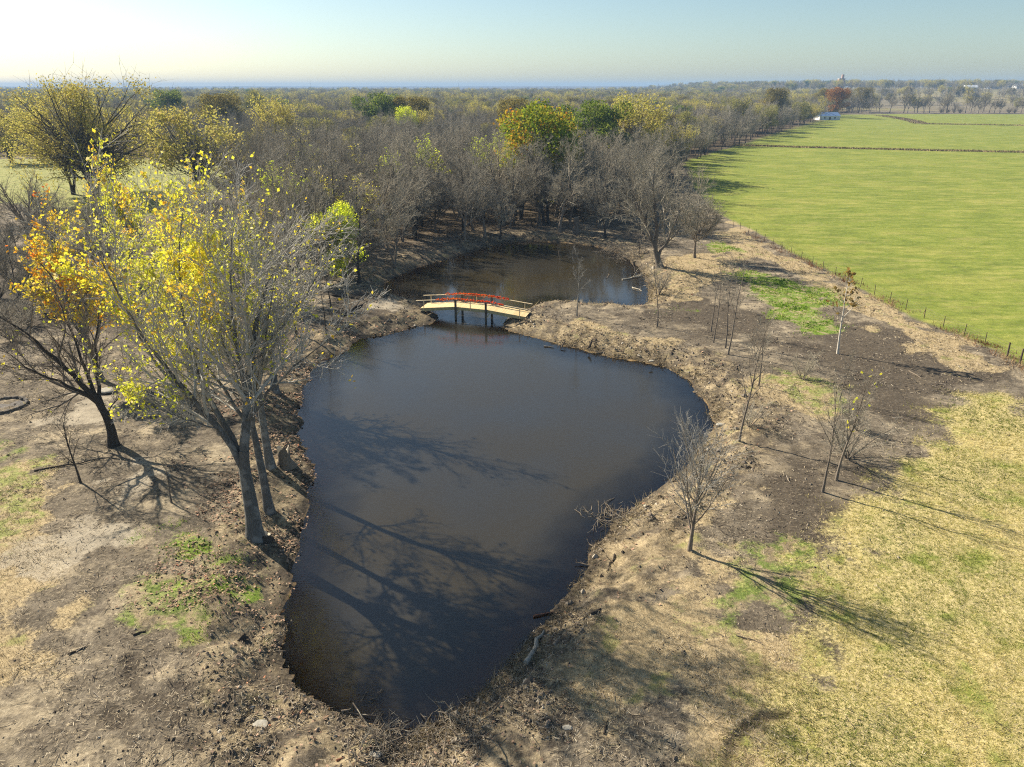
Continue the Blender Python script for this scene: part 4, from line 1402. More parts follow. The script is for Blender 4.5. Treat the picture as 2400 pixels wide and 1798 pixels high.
for px, py, pt in ((10, 760, 690), (70, 765, 680), (140, 740, 660), (200, 740, 670), (30, 800, 720), (0, 700, 620), (60, 640, 560), (130, 620, 550), (20, 580, 510), (110, 560, 500), (230, 590, 530), (160, 690, 620), (290, 640, 580)):
    free(4, rnd.choice(LOWSH), 'shrub', 'low bare grey shrub at the left edge above the fire ring', px, py, pt, 'shrub', 'bare shrubs at the left edge', 1.3)

# clearing at left: cottonwoods, shrubs
COT = dome(310, 24, LEAF_GOLD, 26000, .30, .50, .07, 120, .085, BARK_DARK, TWIG, .4, 3, .02, thin=.5)
free(24, COT, 'cottonwood_tree', 'huge many-trunked cottonwood with dull gold leaves in the left clearing', 225, 467, 188, wide=1.1, rz=.6)
COT2 = dome(311, 18, LEAF_GOLD, 12000, .34, .42, .15, 50, .10, BARK_DARK, TWIG, .6, 2, .018, thin=.4)
free(18, COT2, 'cottonwood_tree', 'twin-trunked cottonwood just left of the huge cottonwood', 172, 456, 240, wide=.9)
free(18, COT2, 'cottonwood_tree', 'leaning dark cottonwood just right of the huge cottonwood', 268, 445, 250, wide=.8, rz=2)
free(18, COT2, 'cottonwood_tree', 'smaller gold-leaved cottonwood at the left frame edge of the clearing', 28, 382, 250, wide=1.1, rz=4)
SY2 = dome(312, 16, LEAF_GOLD, 9000, .33, .50, .12, 64, .10, SYC, SYC_TWIG, .5, 2, .018, thin=.5)
free(16, SY2, 'sycamore_tree', 'broad pale sycamore with sparse gold leaves right of the clearing', 478, 474, 255, wide=1.15)
SH1, SH2 = shrub(320, 7, 16), shrub(321, 4, 12)
free(7, SH1, 'shrub', 'big dark bare shrub at the left frame edge below the clearing', 62, 528, 400, 'shrub', wide=1.2)
free(4, SH2, 'shrub', 'dark bare shrub right of the biggest dark shrub', 150, 520, 470, 'shrub', wide=1.5)
free(4, SH2, 'shrub', 'low dark shrub below the cottonwood trunks', 205, 522, 478, 'shrub', wide=1.2)
EV = dome(330, 6, LEAF_EVERGREEN, 5000, .2, .38, .04, 30)
free(6, EV, 'cedar_tree', 'small dark evergreen between the clearing and the yellow tree', 278, 520, 455, wide=.8)
free(6, EV, 'cedar_tree', 'dark green shrubby evergreen at the wood edge by the field', 1562, 388, 340, wide=1.3)
free(6, EV, 'cedar_tree', 'low dark evergreen left of the wood edge evergreen by the field', 1500, 380, 350, wide=1.1)

free(9, FULL['lime'], 'lime_green_tree', 'bright lime green rounded tree at the left end of the upper pond', 797, 648, 480, wide=1.0)

# around the upper pond
UP = [(925, 622, 455, 2, 'V-forked bare tree on the left shore of the upper pond'),
      (842, 662, 470, 3, 'dark slim bare tree between lime green tree and upper pond'),
      (1090, 563, 395, 0, 'straight bare tree at the top left shore of the upper pond'),
      (1137, 555, 385, 4, 'bare tree second along the top left shore of the upper pond'),
      (1172, 560, 440, 1, 'leaning slim bare tree at the top left corner of the upper pond'),
      (1263, 528, 335, 0, 'dark trunked bare tree, left of the close trio above the upper pond'),
      (1274, 527, 340, 3, 'dark trunked bare tree, middle of the close trio above the upper pond'),
      (1286, 526, 330, 1, 'dark trunked bare tree, right of the close trio above the upper pond'),
      (1311, 545, 335, 4, 'stout bare tree on the far shore of the upper pond'),
      (1418, 557, 400, 3, 'thin bare tree at the right end of the far shore'),
      (1450, 520, 370, 6, 'bare tree behind the brush pile beside the upper pond'),
      (1480, 540, 380, 0, 'spreading bare tree just behind the big double-trunked tree'),
      (1222, 515, 365, 5, 'bare tree behind the middle of the far shore'),
      (1370, 505, 350, 2, 'bare twin-stemmed tree behind the stump on the far shore'),
      (1020, 545, 400, 4, 'bare tree behind the leaf-littered left shore of the upper pond'),
      (1335, 520, 345, 6, 'broad bare tree between the stout tree and the stump'),
      (1400, 535, 365, 4, 'broad bare tree over the right half of the far shore'),
      (1440, 500, 345, 1, 'bare tree farthest right behind the far shore thicket'),
      (1510, 530, 375, 5, 'twin bare tree left of the big double-trunked tree'),
      (1590, 545, 395, 6, 'bare tree between the double-trunked and the round-crowned tree'),
      (1475, 470, 330, 4, 'bare tree at the wood edge behind the brush piles'),
      (1195, 535, 370, 6, 'broad bare tree left of the close trio'),
      (975, 562, 410, 5, 'bare twin tree behind the V-forked tree')]
for px, py, pt, k, lab in UP:
    free(13, BARE[k], 'bare_tree', lab, px, py, pt, wide=rnd.uniform(1.0, 1.2))
pr, o = hero(20, [(1546, 625, 95), (1540, 600, 95), (1535, 585, 95)],
             [[(1538, 595, 95), (1528, 560, 95), (1515, 520, 95), (1495, 480, 95), (1470, 440, 95), (1450, 410, 95)],
              [(1540, 600, 95), (1560, 575, 95), (1573, 545, 95), (1590, 500, 95.5), (1612, 460, 96), (1630, 430, 96)],
              [(1536, 588, 95), (1540, 540, 95), (1535, 490, 95), (1530, 430, 95), (1535, 375, 95)],
              [(1530, 570, 95), (1505, 535, 94), (1480, 510, 93), (1440, 480, 92)],
              [(1562, 572, 95), (1585, 550, 94), (1605, 520, 93), (1640, 490, 92)],
              [(1540, 540, 95), (1560, 490, 96), (1575, 440, 97), (1585, 395, 98)],
              [(1530, 560, 95), (1500, 500, 96), (1480, 440, 97), (1490, 390, 98)]],
             .5, (12, 9, 7), .016, BARK, TWIG)
plant(pr, 'bare_tree', 'big double-trunked bare tree at the right end of the upper pond', 'tree', o)
ROUND = bare(340, 13, spread=46, limbs=11, trunk_frac=.3, low=.55, dens=(10, 9, 7), twr=.016)
free(13, ROUND, 'bare_tree', 'round-crowned bare tree on dark trunk beside the bright grass patch', 1628, 604, 415, wide=.95)

# saplings
SAPS = [(1352, 741, 595, .45, 9, 42, SYC, SYC_TWIG, .05, 'pale slim sapling standing alone on the spit right of the bridge'),
        (1362, 500, 430, .4, 7, 30, BARK, TWIG, .05, 'slim sapling behind the far shore stump'),
        (1540, 765, 615, .5, 8, 28, BARK, TWIG, .06, 'slim dark sapling at the right end of the spit by the straw slope'),
        (1666, 777, 630, .45, 7, 26, BARK, TWIG, .05, 'leftmost slim sapling of the foursome on the spit'),
        (1672, 803, 640, .5, 7, 26, BARK, TWIG, .05, 'second slim sapling from the left in the foursome'),
        (1700, 816, 625, .45, 7, 26, BARK, TWIG, .055, 'third slim sapling from the left in the foursome'),
        (1706, 831, 620, .45, 8, 28, BARK, TWIG, .06, 'rightmost and nearest sapling of the foursome'),
        (1732, 1036, 760, .35, 12, 28, BARK, TWIG, .075, 'tall slim bare sapling on the right bank of the near pond'),
        (1778, 905, 745, .45, 7, 36, BARK, TWIG, .06, 'forked sapling with thin top behind the tall right bank sapling'),
        (1928, 1153, 905, .3, 9, 30, BARK, TWIG, .075, 'left sapling of the pair casting long shadows onto the lawn'),
        (1960, 1126, 870, .28, 10, 30, BARK, TWIG, .085, 'right sapling of the pair casting long shadows onto the lawn'),
        (1968, 940, 820, .3, 8, 26, BARK, TWIG, .035, 'very thin sapling in brush between the pair and the white sapling'),
        (189, 1132, 968, .3, 9, 26, BARK_DARK, TWIG_DARK, .07, 'small dark sapling on the bare dirt at left'),
        (402, 1178, 1085, .75, 4, 26, BARK, TWIG, .055, 'thin reddish pole sapling between the dark tree and big sycamore'),
        (766, 788, 645, .6, 5, 26, BARK_DARK, TWIG_DARK, .07, 'thin dark dead trunk on the left spit, nearer of two'),
        (776, 724, 650, .6, 4, 26, BARK_DARK, TWIG_DARK, .1, 'thin dark dead trunk on the left spit, farther of two'),
        (695, 788, 640, .5, 7, 30, BARK_DARK, TWIG_DARK, .12, 'slim dark tree between the sycamores and the left spit'),
        (1497, 597, 540, .6, 4, 40, BARK_DARK, TWIG_DARK, .1, 'short dead snag in the brush at the upper pond')]
for k, (px, py, pt, clear, limbs, spread, bk, tw_, r, lab) in enumerate(SAPS):
    hh = height_of(px, py, pt)
    b = base(px, py)
    pr = sapling(400 + k, hh * .96, ((b[0] > 0) * .03, 0), clear, limbs, spread, tw_, bk, max(r, hh * .0095), dens=(6, 5), leafcount=25 if px == 1960 else 0, leafmat=LEAF_YELLOW, leafsize=.2)
    plant(pr, 'sapling', lab, 'sapling', (b[0], b[1], b[2] - .08))
b = base(1963, 829)
pr = sapling(450, height_of(1963, 829, 642), (.03, 0), .35, 12, 48, TWIG, BIRCH, .10, leafcount=110, leafmat=LEAF_BROWN, leafsize=.36, keep_top=True, lrk=.3)
plant(pr, 'sapling', 'white-barked sapling with brown leaves at its tip near the fence', 'sapling', (b[0], b[1], b[2] - .08))
b = base(1616, 1290)
hh = height_of(1616, 1290, 990)
pr = sapling(451, hh * .86, (0, 0), .16, 17, 30, SYC_TWIG, BARK, .11, dens=(10, 8), lrk=.66)
plant(pr, 'sapling', 'vase-shaped bare young tree nearest on the right bank of the near pond', 'sapling', (b[0], b[1], b[2] - .08))
for k, (px, py, pt, lab) in enumerate(((2010, 1010, 950, 'low bare thicket on dark soil right of the sapling pair'), (1985, 1075, 950, 'thin bare brush behind the sapling pair'),
                                       (1755, 1000, 930, 'low brush at the foot of the tall right bank sapling'), (1545, 690, 610, 'bare thin bush where straw slope meets the upper pond'),
                                       (1880, 890, 820, 'low thin brush on the grassy dirt left of the white sapling'))):
    hh = height_of(px, py, pt)
    free(hh, shrub(470 + k, hh, 7, TWIG), 'shrub', lab, px, py, pt, 'shrub')

ORD = ('first second third fourth fifth sixth seventh eighth ninth tenth eleventh twelfth thirteenth fourteenth fifteenth sixteenth seventeenth eighteenth nineteenth twentieth '
       'twenty-first twenty-second').split()
# hedge row across the far side of the pasture and trees on the wood's edge along it
for k, px in enumerate((1995, 2012, 2038, 2060, 2085, 2118, 2127, 2142, 2150, 2165, 2178, 2210, 2218, 2262, 2275, 2293, 2303, 2318, 2330, 2343, 2392, 2405)):
    yy = 742 + rnd.uniform(-8, 8)
    x = x_at(px, yy)
    s = rnd.uniform(1.1, 1.75) * (1.25 if k in (13, 20) else 1)
    plant(SEMI[0] if k in (6, 13) else BARE[k % 7], 'hedgerow_tree', 'bare tree in the far hedgerow beyond the pasture, %s from the shed' % ORD[k], 'tree', (x, yy, gz(x, yy) - .1), rnd.uniform(0, 6), (s * .85, s * .85, s), 'hedgerow trees beyond the pasture')
for k, px in enumerate((2205, 2220, 2235, 2250, 2365, 2378)):
    yy = 738
    x = x_at(px, yy)
    plant(SH1, 'hedgerow_shrub', 'dark shrub under the far hedgerow trees, %s from the left' % ORD[k], 'shrub', (x, yy, gz(x, yy)), k, .9, 'hedgerow shrubs')

# ------------------------------------------------------------------ stumps, logs, branches, stones
LOGM = bark_mat('dead_wood_grey', (.10, .08, .06), (.24, .20, .155))
LOGD = bark_mat('dead_wood_dark', (.03, .025, .02), (.09, .072, .058))
LOGP = bark_mat('dead_wood_pale', (.36, .32, .25), (.58, .53, .43))
LOGR = bark_mat('dead_wood_reddish', (.10, .05, .035), (.26, .13, .08))
STONE = plain_mat('limestone', (.27, .25, .205), (.42, .39, .325), 6, .9)
DARKSTONE = plain_mat('dark_stone', (.07, .06, .05), (.17, .15, .125), 7, .9)


def log_obj(seed, name, label, cat, p, q, r, mat, twigs=3, lift=.0, group=None, floating=False):
    rng = np.random.default_rng(seed)
    a, b = (P(*p, WATER_Z + .02), P(*q, WATER_Z + .02)) if floating else (base(*p), base(*q))
    a = a + [0, 0, r * .6]; b = b + [0, 0, r * .6 + lift]
    pts = np.linspace(0, 1, 7)[:, None] * (b - a) + a
    L = np.linalg.norm(b - a)
    pts[1:-1] += rng.normal(0, .03 * L, (5, 3)) * np.array([1, 1, .25])
    c = a.copy()
    t = thing(name, label, cat, c, group=group)
    rad = r * np.array([[.96, 1, .95, .85, .72, .55, .32]])
    body = (pts - c)[None]
    v, f = tubes(body, rad, 8)
    # sawn or broken ends
    caps = np.array([[7, 6, 5, 4], [7, 4, 3, 0], [3, 2, 1, 0]])
    mesh_obj('stem', raw_mesh('stem', [(v, f, 0), (v, caps, 0), (v, (caps + 48)[:, ::-1], 0)], [mat]), t)
    if twigs:
        tp, tr = grow(rng, body, rad, twigs, .3, .98, 42, 12, .38, .3, 5, .12, .05, .5, .014)
        t2, r2 = grow(rng, tp, tr, 3, .2, 1, 40, 12, .5, .3, 3, .12, .03, .6, .010)
        mesh_obj('side_twigs', raw_mesh('side_twigs', [(*tubes(tp, tr, 4), 0), (*tubes(t2, r2, 3), 0)], [mat]), t)
    return t


LOGS = [
    ('fallen_log', 'dark fallen log lying slantwise on the left spit near the bridge', (801, 743), (861, 708), .16, LOGD, 2, False),
    ('fallen_log', 'dark log lying level along the left spit behind the slanting log', (779, 693), (853, 704), .13, LOGD, 2, False),
    ('fallen_log', 'pale weathered log end at the water by the bottom right shore', (1232, 1557), (1275, 1481), .13, LOGP, 0, False),
    ('fallen_branch', 'dark red stick afloat beside the bottom right shore', (1250, 1446), (1308, 1434), .06, LOGR, 0, True),
    ('fallen_log', 'short dark log on dirt right of the pond tip', (1386, 1442), (1406, 1429), .09, LOGD, 0, False),
    ('fallen_branch', 'long twiggy branch reaching into the water at the pond tip', (800, 1670), (896, 1636), .07, LOGM, 5, False),
    ('fallen_branch', 'dark branch lying along the right side of the pond tip', (1012, 1706), (1086, 1674), .07, LOGD, 3, False),
    ('fallen_branch', 'forked stick on the left side of the pond tip', (692, 1685), (706, 1660), .05, LOGM, 2, False),
    ('fallen_branch', 'reddish stick on mud below the pond tip', (788, 1784), (862, 1766), .05, LOGR, 1, False),
    ('fallen_branch', 'pale stick poking over the water on the right shore', (1455, 1196), (1440, 1184), .06, LOGP, 0, False),
    ('fallen_branch', 'grey branch at the right shore beside red leaves', (1412, 1292), (1380, 1275), .06, LOGM, 3, False),
    ('fallen_branch', 'curved bare branch in the shallows under the right shore', (1440, 1300), (1420, 1345), .05, LOGD, 4, False),
    ('fallen_branch', 'thin branch in the water at the right shore bend', (1388, 1328), (1348, 1322), .04, LOGM, 4, True),
    ('fallen_branch', 'dead pale branch floating at the right end of the upper pond', (1458, 656), (1506, 648), .09, LOGP, 6, True),
    ('fallen_branch', 'second pale branch floating nearer in the upper pond', (1482, 674), (1504, 682), .07, LOGP, 3, True),
    ('fallen_branch', 'dark dead limb dipping into the upper pond', (1492, 612), (1482, 652), .08, LOGD, 4, False),
    ('fallen_branch', 'thin floating stick in the middle right of the upper pond', (1420, 653), (1430, 640), .04, LOGM, 0, True),
    ('fallen_log', 'short dark log on the near edge of the right spit', (1380, 817), (1389, 797), .12, LOGD, 0, False),
    ('fallen_branch', 'branch sticking into the near pond from the right spit', (1325, 801), (1313, 822), .07, LOGD, 2, False),
    ('fallen_branch', 'stick floating in the near pond off the right spit', (1275, 812), (1299, 815), .06, LOGM, 2, True),
    ('fallen_branch', 'bent dark branch on the dirt below the dark left tree', (80, 1105), (235, 1078), .06, LOGD, 3, False),
    ('fallen_branch', 'dark stick on the dirt in the lower left corner', (160, 1535), (205, 1515), .05, LOGD, 1, False),
    ('fallen_branch', 'dark stick left of the pond above the tyre track', (312, 1490), (342, 1480), .06, LOGD, 1, False),
    ('fallen_branch', 'thin stick lying on straw at the lawn edge', (1725, 1490), (1785, 1507), .03, LOGM, 1, False),
    ('fallen_log', 'bleached log lying on dark soil near the long sapling shadow', (2130, 870), (2160, 888), .06, LOGM, 0, False),
    ('fallen_branch', 'crooked stick standing out of the dirt bottom centre right', (1416, 1722), (1424, 1690), .05, LOGD, 2, False),
]
for k, (nm, lab, p, q, r, m, tw_, fl) in enumerate(LOGS):
    log_obj(600 + k, nm, lab, 'log' if 'log' in nm else 'branch', p, q, r, m, tw_, .1 if tw_ > 3 else 0, None, fl)


def stump(seed, label, px, py, r, h, mat, jag=.3):
    rng = np.random.default_rng(seed)
    b = base(px, py)
    t = thing('tree_stump', label, 'stump', b)
    S = 14
    an = np.arange(S) * 2 * math.pi / S
    v = []
    for z, k in ((-.2, 1.7), (.1, 1.25), (h * .5, 1.0), (h, .95)):
        rr = r * k * (1 + .12 * rng.normal(0, 1, S) * (z < h * .4))
        zz = z + (rng.uniform(0, jag, S) if z == h else 0)
        v.append(np.stack([np.cos(an) * rr, np.sin(an) * rr, np.full(S, 1.0) * zz], 1))
    v = np.concatenate(v)
    f = [[a * S + i, a * S + (i + 1) % S, (a + 1) * S + (i + 1) % S, (a + 1) * S + i] for a in range(3) for i in range(S)]
    mesh_obj('stump_body', raw_mesh('stump_body', [(v, np.array(f), 0)], [mat]), t)
    top = np.concatenate([v[-S:], [[0, 0, h * .9]]])
    mesh_obj('broken_top', raw_mesh('broken_top', [(top * [.99, .99, 1], np.array([[i, (i + 1) % S, S] for i in range(S)]), 0)], [LOGP], False), t)
    return t


stump(1, 'jagged broken stump with pale splintered top on the left bank', 668, 1088, .42, .75, LOGM, .7)
stump(2, 'tall cut stump on the far shore of the upper pond', 1350, 547, .5, 2.6, BARK, .3)
stump(3, 'low root stump at the foot of the biggest sycamore', 622, 1268, .35, .3, LOGD, .25)
for k, (px, py, rad, n_, hh, lab) in enumerate(((1478, 598, 3.0, 110, 1.3, 'grey brush pile of cut branches at the right end of the upper pond'),
                                               (1545, 575, 3.2, 90, 1.1, 'grey brush heap behind the big double-trunked tree'),
                                               (1440, 590, 2.4, 70, .9, 'brush spilling over the corner of the upper pond'),
                                               (905, 1745, 2.0, 90, .25, 'tangle of muddy sticks and roots at the pond tip'),
                                               (1075, 1700, 1.5, 60, .25, 'tangle of dark sticks right of the pond tip'),
                                               (1425, 1215, 1.8, 70, .4, 'mat of dead stalks on the right shore'))):
    rng = np.random.default_rng(700 + k)
    b = base(px, py)
    c = np.stack([rng.normal(0, rad * .45, n_), rng.normal(0, rad * .45, n_), rng.uniform(.05, hh, n_)], 1)
    c[:, 2] += land(c[:, 0] + b[0], c[:, 1] + b[1])[0] - b[2]
    d = nrm(rng.normal(0, 1, (n_, 3)) * np.array([1, 1, .35])) * rng.uniform(.4, 1.3, n_)[:, None] * (1 if hh > .5 else .7)
    pl = np.stack([c - d, c + rng.normal(0, .08, c.shape), c + d], 1)
    rr = rng.uniform(.012, .035, n_)[:, None] * np.array([[1, .8, .4]])
    t2, r2 = grow(rng, pl, rr, 4, .1, 1, 40, 14, .45, .3, 3, .12, 0, .6, .009)
    t = thing('brush_pile', lab, 'brush pile', b)
    mesh_obj('branches', raw_mesh('branches', [(*tubes(pl, rr, 4), 0)], [LOGM]), t)
    mesh_obj('twigs', raw_mesh('twigs', [(*tubes(t2, r2, 3), 0)], [TWIG]), t)


def rock(rng, sx, sy, sz, n=2):
    """a blocky, chipped stone"""
    bmv = []
    S = 9
    an = np.arange(S) * 2 * math.pi / S + rng.uniform(-.2, .2, S)
    for z, k in ((0, .9), (.45, 1.05), (.85, .95), (1.0, .62)):
        rr = k * (1 + rng.normal(0, .08, S))
        bmv.append(np.stack([np.cos(an) * rr * sx, np.sin(an) * rr * sy, np.full(S, z * sz) + rng.normal(0, .04 * sz, S)], 1))
    v = np.concatenate(bmv + [np.array([[0, 0, sz * 1.02]])])
    f4 = np.array([[a * S + i, a * S + (i + 1) % S, (a + 1) * S + (i + 1) % S, (a + 1) * S + i] for a in range(3) for i in range(S)])
    f3 = np.array([[3 * S + i, 3 * S + (i + 1) % S, 4 * S] for i in range(S)])
    return [(v, f4, 0), (v, f3, 0)]


rng = np.random.default_rng(12)
b = base(8, 953)
ring = thing('fire_ring', 'ring of dark edging stones round a sunken fire pit at the left frame edge', 'fire ring', b)
for k in range(16):
    an = k * 2 * math.pi / 16
    o = mesh_obj('stone', raw_mesh('stone', rock(rng, .34, .16, .26), [DARKSTONE], False), ring, (1.55 * math.cos(an), 1.55 * math.sin(an), -.04))
    o.rotation_euler = (0, 0, an + math.pi / 2 + rng.normal(0, .12))
ash = np.array([[math.cos(a) * 1.35, math.sin(a) * 1.35, .02 + .02 * math.sin(a * 3)] for a in np.arange(16) * .3927] + [[0, 0, .05]])
mesh_obj('ash_bed', raw_mesh('ash_bed', [(ash, np.array([[i, (i + 1) % 16, 16] for i in range(16)]), 0)], [plain_mat('ash', (.06, .055, .05), (.2, .18, .16), 4, .95)]), ring)
b = base(250, 918)
o = tag(mesh_obj('stone_slab', raw_mesh('stone_slab', rock(rng, .75, .55, .22), [STONE], False), None, b), 'flat pale stone slab on the dirt behind the dark bent tree', 'stone')
for k, (px, py, s, lab) in enumerate(((1687, 996, .22, 'pale flat stone on the right bank near the water'), (1183, 1548, .13, 'small pale stone at the bottom right shore'),
                                      (612, 1700, .22, 'pale flat stone on mud left of the pond tip'), (878, 1770, .18, 'tan stone below the pond tip'),
                                      (1527, 846, .16, 'white stone at the waterline of the right spit'), (1330, 1707, .14, 'orange-tan stone bottom centre right'))):
    b = base(px, py)
    tag(mesh_obj('stone', raw_mesh('stone', rock(rng, s * 1.4, s, s * .6), [STONE], False), None, b - [0, 0, .03]), lab, 'stone')

# ------------------------------------------------------------------ loose litter: straw, leaves, twigs, clods, grass (nobody could count it)
rl = np.random.default_rng(99)
NC = 330000
ly = np.exp(rl.uniform(math.log(16.5), math.log(125), NC))
lx = rl.uniform(-1, 1, NC) * (.73 * (ly + 10))
lz, lsd = land(lx, ly)
ok = (lsd > -.25) & (ly > 15)
lx, ly, lz, lsd = lx[ok], ly[ok], lz[ok], lsd[ok]
LM = masks(lx, ly, lsd)
big = np.clip(ly / 36, .8, 2.6)
free_ground = (1 - LM['m_field'])
clump = np.clip(.5 + 1.6 * fbm(lx, ly, 2.5, 3, 210), .03, 1)


def pick(weight):
    return np.where(rl.random(len(lx)) < np.clip(weight, 0, 1))[0]


def flat_bits(idx, length, width, tilt):
    """thin slips lying about on the ground"""
    n_ = len(idx)
    a = rl.uniform(0, 2 * math.pi, n_)
    L = length * rl.uniform(.5, 1.5, n_) * np.sqrt(big[idx]); w_ = width * rl.uniform(.7, 1.4, n_) * big[idx]
    d = np.stack([np.cos(a), np.sin(a), rl.normal(0, tilt, n_)], 1)
    s = np.stack([-np.sin(a), np.cos(a), rl.normal(0, .3, n_)], 1)
    c = np.stack([lx[idx], ly[idx], lz[idx] + .03 + rl.uniform(0, .05, n_)], 1)
    q = np.stack([c - d * L[:, None] / 2 - s * w_[:, None] / 2, c + d * L[:, None] / 2 - s * w_[:, None] / 2,
                  c + d * L[:, None] / 2 + s * w_[:, None] / 2, c - d * L[:, None] / 2 + s * w_[:, None] / 2], 1)
    return q.reshape(-1, 3), np.arange(n_ * 4).reshape(-1, 4)


def stuff(name, label, cat, chunks, mat, sm=False):
    return tag(mesh_obj(name, raw_mesh(name, chunks, [mat], sm)), label, cat, kind='stuff')


dry = free_ground * (1 - LM['m_weed'] * .8) * (1 - LM['m_forest'] * .7)
ix = pick((.20 + .55 * LM['m_straw'] + .25 * LM['m_bank']) * dry * (1 - .75 * LM['m_lawn']) * clump * (1 - .6 * LM['m_pale']))
v, f = flat_bits(ix, .17, .014, .12)
stuff('straw_litter', 'straw and dead stalks strewn over the bare banks', 'straw', [(v, f, 0, rl.random(len(f)))],
      tint_mat('straw_bits', [(0, (.10, .078, .055)), (.3, (.30, .235, .15)), (.7, (.50, .41, .27)), (1, (.66, .57, .42))]))
left_bank = np.where((lx < -8) & (ly > 28) & (ly < 75), 1 - smooth(3, 9, np.abs(lsd)), 0)
ix = pick(.6 * left_bank * clump + .03 * LM['m_bank'] + .16 * LM['m_forest'])
v, f = flat_bits(ix, .11, .08, .35)
stuff('fallen_leaves', 'brown and russet fallen leaves along the left bank', 'leaves', [(v, f, 0, rl.random(len(f)))],
      tint_mat('leaf_litter', [(0, (.10, .065, .045)), (.45, (.24, .155, .10)), (.8, (.42, .29, .20)), (.95, (.48, .30, .20)), (1, (.46, .18, .09))]))
ix = pick(.10 * dry * (1 - LM['m_lawn']) * clump * smooth(17, 34, ly))
v, f = flat_bits(ix, .12, .028, .15)
stuff('dark_chips', 'dark bark chips and mud flakes on the bare ground', 'chips', [(v, f, 0, rl.random(len(f)))],
      tint_mat('dark_bits', [(0, (.03, .024, .02)), (1, (.10, .08, .062))]))
# upright blades
def blades(idx, hgt, width, lean):
    n_ = len(idx)
    a = rl.uniform(0, 2 * math.pi, n_)
    b_ = big[idx]
    c = np.stack([lx[idx], ly[idx], lz[idx] - .02], 1)
    s = np.stack([np.cos(a), np.sin(a), np.zeros(n_)], 1) * (width * b_ * rl.uniform(.6, 1.4, n_))[:, None]
    tip = c + np.stack([rl.normal(0, lean, n_), rl.normal(0, lean, n_), np.ones(n_)], 1) * (hgt * np.sqrt(b_) * rl.uniform(.5, 1.4, n_))[:, None]
    return np.stack([c - s, c + s, tip], 1).reshape(-1, 3), np.arange(n_ * 3).reshape(-1, 3)


def blade_set(name, label, weight, rep, hgt, width, lean, stops):
    ch = []
    for _ in range(rep):
        ix = pick(weight)
        if len(ix) == 0:
            continue
        sx, sy = lx[ix].copy(), ly[ix].copy()
        lx[ix] += rl.normal(0, .08, len(ix)); ly[ix] += rl.normal(0, .08, len(ix))
        v, f = blades(ix, hgt, width, lean)
        lx[ix], ly[ix] = sx, sy
        tone = np.clip(.5 + 1.2 * fbm(lx[ix], ly[ix], 3.5, 3, 220) + rl.normal(0, .22, len(ix)), 0, 1)
        ch.append((v, f, 0, tone))
    g = G(name)
    c = g.ramp(g.attr('tint'), stops)
    a = g.n('ShaderNodeBsdfDiffuse'); g.set(a.inputs['Color'], c)
    b_ = g.n('ShaderNodeBsdfTranslucent'); g.set(b_.inputs['Color'], c)
    m = g.n('ShaderNodeMixShader'); m.inputs[0].default_value = .3
    g.t.links.new(a.outputs[0], m.inputs[1]); g.t.links.new(b_.outputs[0], m.inputs[2])
    stuff(name, label, 'grass', ch, g.done(m.outputs[0]))


blade_set('lawn_grass', 'short half-dry yellow and green grass of the lawn at lower right', LM['m_lawn'] * .95, 3, .10, .018, .55,
          [(0, (.12, .16, .025)), (.35, (.27, .27, .055)), (.6, (.47, .40, .14)), (1, (.66, .55, .26))])
blade_set('weed_grass', 'bright green winter grass patches on the banks', LM['m_weed'] * np.clip(.55 + 2.2 * fbm(lx, ly, 1.8, 3, 230), .05, 1) * .9, 4, .12, .022, .5,
          [(0, (.07, .14, .015)), (.5, (.19, .32, .025)), (.85, (.34, .45, .05)), (1, (.45, .42, .16))])
blade_set('thin_grass', 'thin short green grass mixed with straw on the banks', LM['m_thin'] * clump * .5, 2, .10, .014, .6,
          [(0, (.10, .15, .025)), (.5, (.28, .30, .06)), (1, (.50, .42, .20))])
blade_set('dry_grass', 'tufts of dry tan grass on the banks', (LM['m_straw'] * .45 + LM['m_bank'] * .25 * clump) * dry, 2, .16, .012, .7,
          [(0, (.16, .12, .065)), (.5, (.40, .31, .17)), (1, (.60, .49, .30))])
fence_d = seg_dist(lx, ly, np.array([b_[:2] for b_ in fb]), False)
fw = np.where(lx > 20, 1 - smooth(.3, 1.6, fence_d), 0)
blade_set('fence_weeds', 'rusty brown dead weeds along the wire fence', fw * np.clip((lx - 28) / 14, .05, 1) * clump * .55, 3, .26, .016, .4,
          [(0, (.16, .075, .035)), (.5, (.30, .16, .08)), (1, (.44, .32, .18))])
shore = np.where(np.abs(lsd) < 1.6, 1 - smooth(.1, 1.4, np.abs(lsd - .25)), 0) * (lx > -4)
blade_set('shore_weeds', 'dead brown stalks leaning over the right hand waterline', shore * clump * .55, 2, .38, .014, .8,
          [(0, (.11, .085, .05)), (.5, (.28, .22, .12)), (1, (.45, .37, .22))])
# twigs and clods
ix = pick((.035 + .10 * LM['m_bank']) * dry * (1 - .9 * LM['m_lawn']) * clump)
n_ = len(ix)
c = np.stack([lx[ix], ly[ix], lz[ix] + .05], 1)
a = rl.uniform(0, 6.28, n_)
d = np.stack([np.cos(a), np.sin(a), rl.normal(0, .12, n_)], 1) * (rl.uniform(.08, .34, n_) * np.sqrt(big[ix]))[:, None]
pl = np.stack([c - d, c + rl.normal(0, .04, (n_, 3)), c + d], 1)
v, f = tubes(pl, (rl.uniform(.008, .02, n_) * big[ix])[:, None] * np.array([[1, .9, .5]]), 3)
stuff('scattered_twigs', 'small dead twigs scattered over the bare dirt', 'twigs', [(v, f, 0, np.repeat(rl.random(n_), 6))],
      tint_mat('twig_bits', [(0, (.045, .035, .028)), (.55, (.14, .11, .085)), (1, (.40, .34, .27))]), True)
ix = pick((.05 + .26 * LM['m_bank'] + .08 * LM['m_soil']) * dry * (1 - LM['m_lawn']) * clump * (1 - .8 * LM['m_pale']))
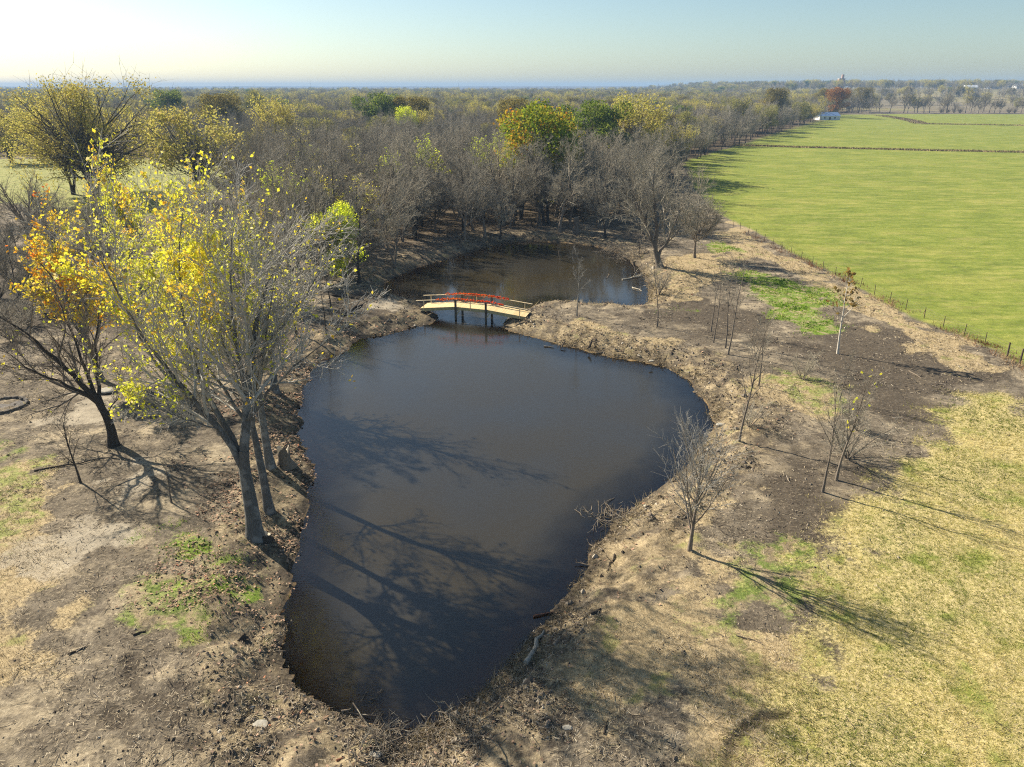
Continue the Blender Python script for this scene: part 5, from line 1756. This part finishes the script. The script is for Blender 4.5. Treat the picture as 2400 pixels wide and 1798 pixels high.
n_ = len(ix)
oc = np.array([[1, 0, 0], [0, 1, 0], [-1, 0, 0], [0, -1, 0], [0, 0, 1], [0, 0, -.4]], float)
of = np.array([[0, 1, 4], [1, 2, 4], [2, 3, 4], [3, 0, 4]])
sz = np.exp(rl.normal(math.log(.032), .5, n_)) * np.sqrt(big[ix]) * (1 + .9 * LM['m_bank'][ix])
a = rl.uniform(0, 6.28, n_)
vv = oc[None] * (1 + rl.normal(0, .25, (n_, 6, 3))) * sz[:, None, None] * np.array([1, .8, .7])
ca, sa = np.cos(a)[:, None], np.sin(a)[:, None]
vv = np.stack([vv[..., 0] * ca - vv[..., 1] * sa, vv[..., 0] * sa + vv[..., 1] * ca, vv[..., 2]], -1) + np.stack([lx[ix], ly[ix], lz[ix] + .01], 1)[:, None]
ff = (of[None] + np.arange(n_)[:, None, None] * 6).reshape(-1, 3)
stuff('clods_and_pebbles', 'clods of earth and pebbles on the dug banks', 'clods', [(vv.reshape(-1, 3), ff, 0, np.repeat(rl.random(n_), 4))],
      tint_mat('clod_earth', [(0, (.05, .04, .032)), (.5, (.15, .12, .092)), (.85, (.28, .235, .18)), (1, (.50, .44, .35))]))
print('litter done')

# ------------------------------------------------------------------ haze: the air between here and the horizon
hz = bpy.data.materials.new('haze_air')
hz.use_nodes = True
hz.node_tree.nodes.clear()
ho = hz.node_tree.nodes.new('ShaderNodeOutputMaterial')
hv = hz.node_tree.nodes.new('ShaderNodeVolumePrincipled')
hv.inputs['Color'].default_value = (.36, .57, .88, 1)
hv.inputs['Density'].default_value = 0.00019
hv.inputs['Anisotropy'].default_value = 0.0
hz.node_tree.links.new(hv.outputs[0], ho.inputs['Volume'])
hz0, hz1 = float(fz.min()) - 1.0, max(CAM_H, float(fz.max())) + 8.0
print('haze from', hz0, 'to', hz1, 'ground', fz.min(), fz.max(), gx[0], gx[-1], gy[-1])
hx = max(abs(gx[0]), gx[-1], gy[-1]) + 60
v_, q_ = boxes([((0, 0, (hz0 + hz1) / 2), (2 * hx, 2 * hx, hz1 - hz0), I3)])
tag(mesh_obj('haze', raw_mesh('haze', [(v_, q_, 0)], [hz], False)), 'thin blue haze filling the air toward the horizon', 'haze', kind='stuff')
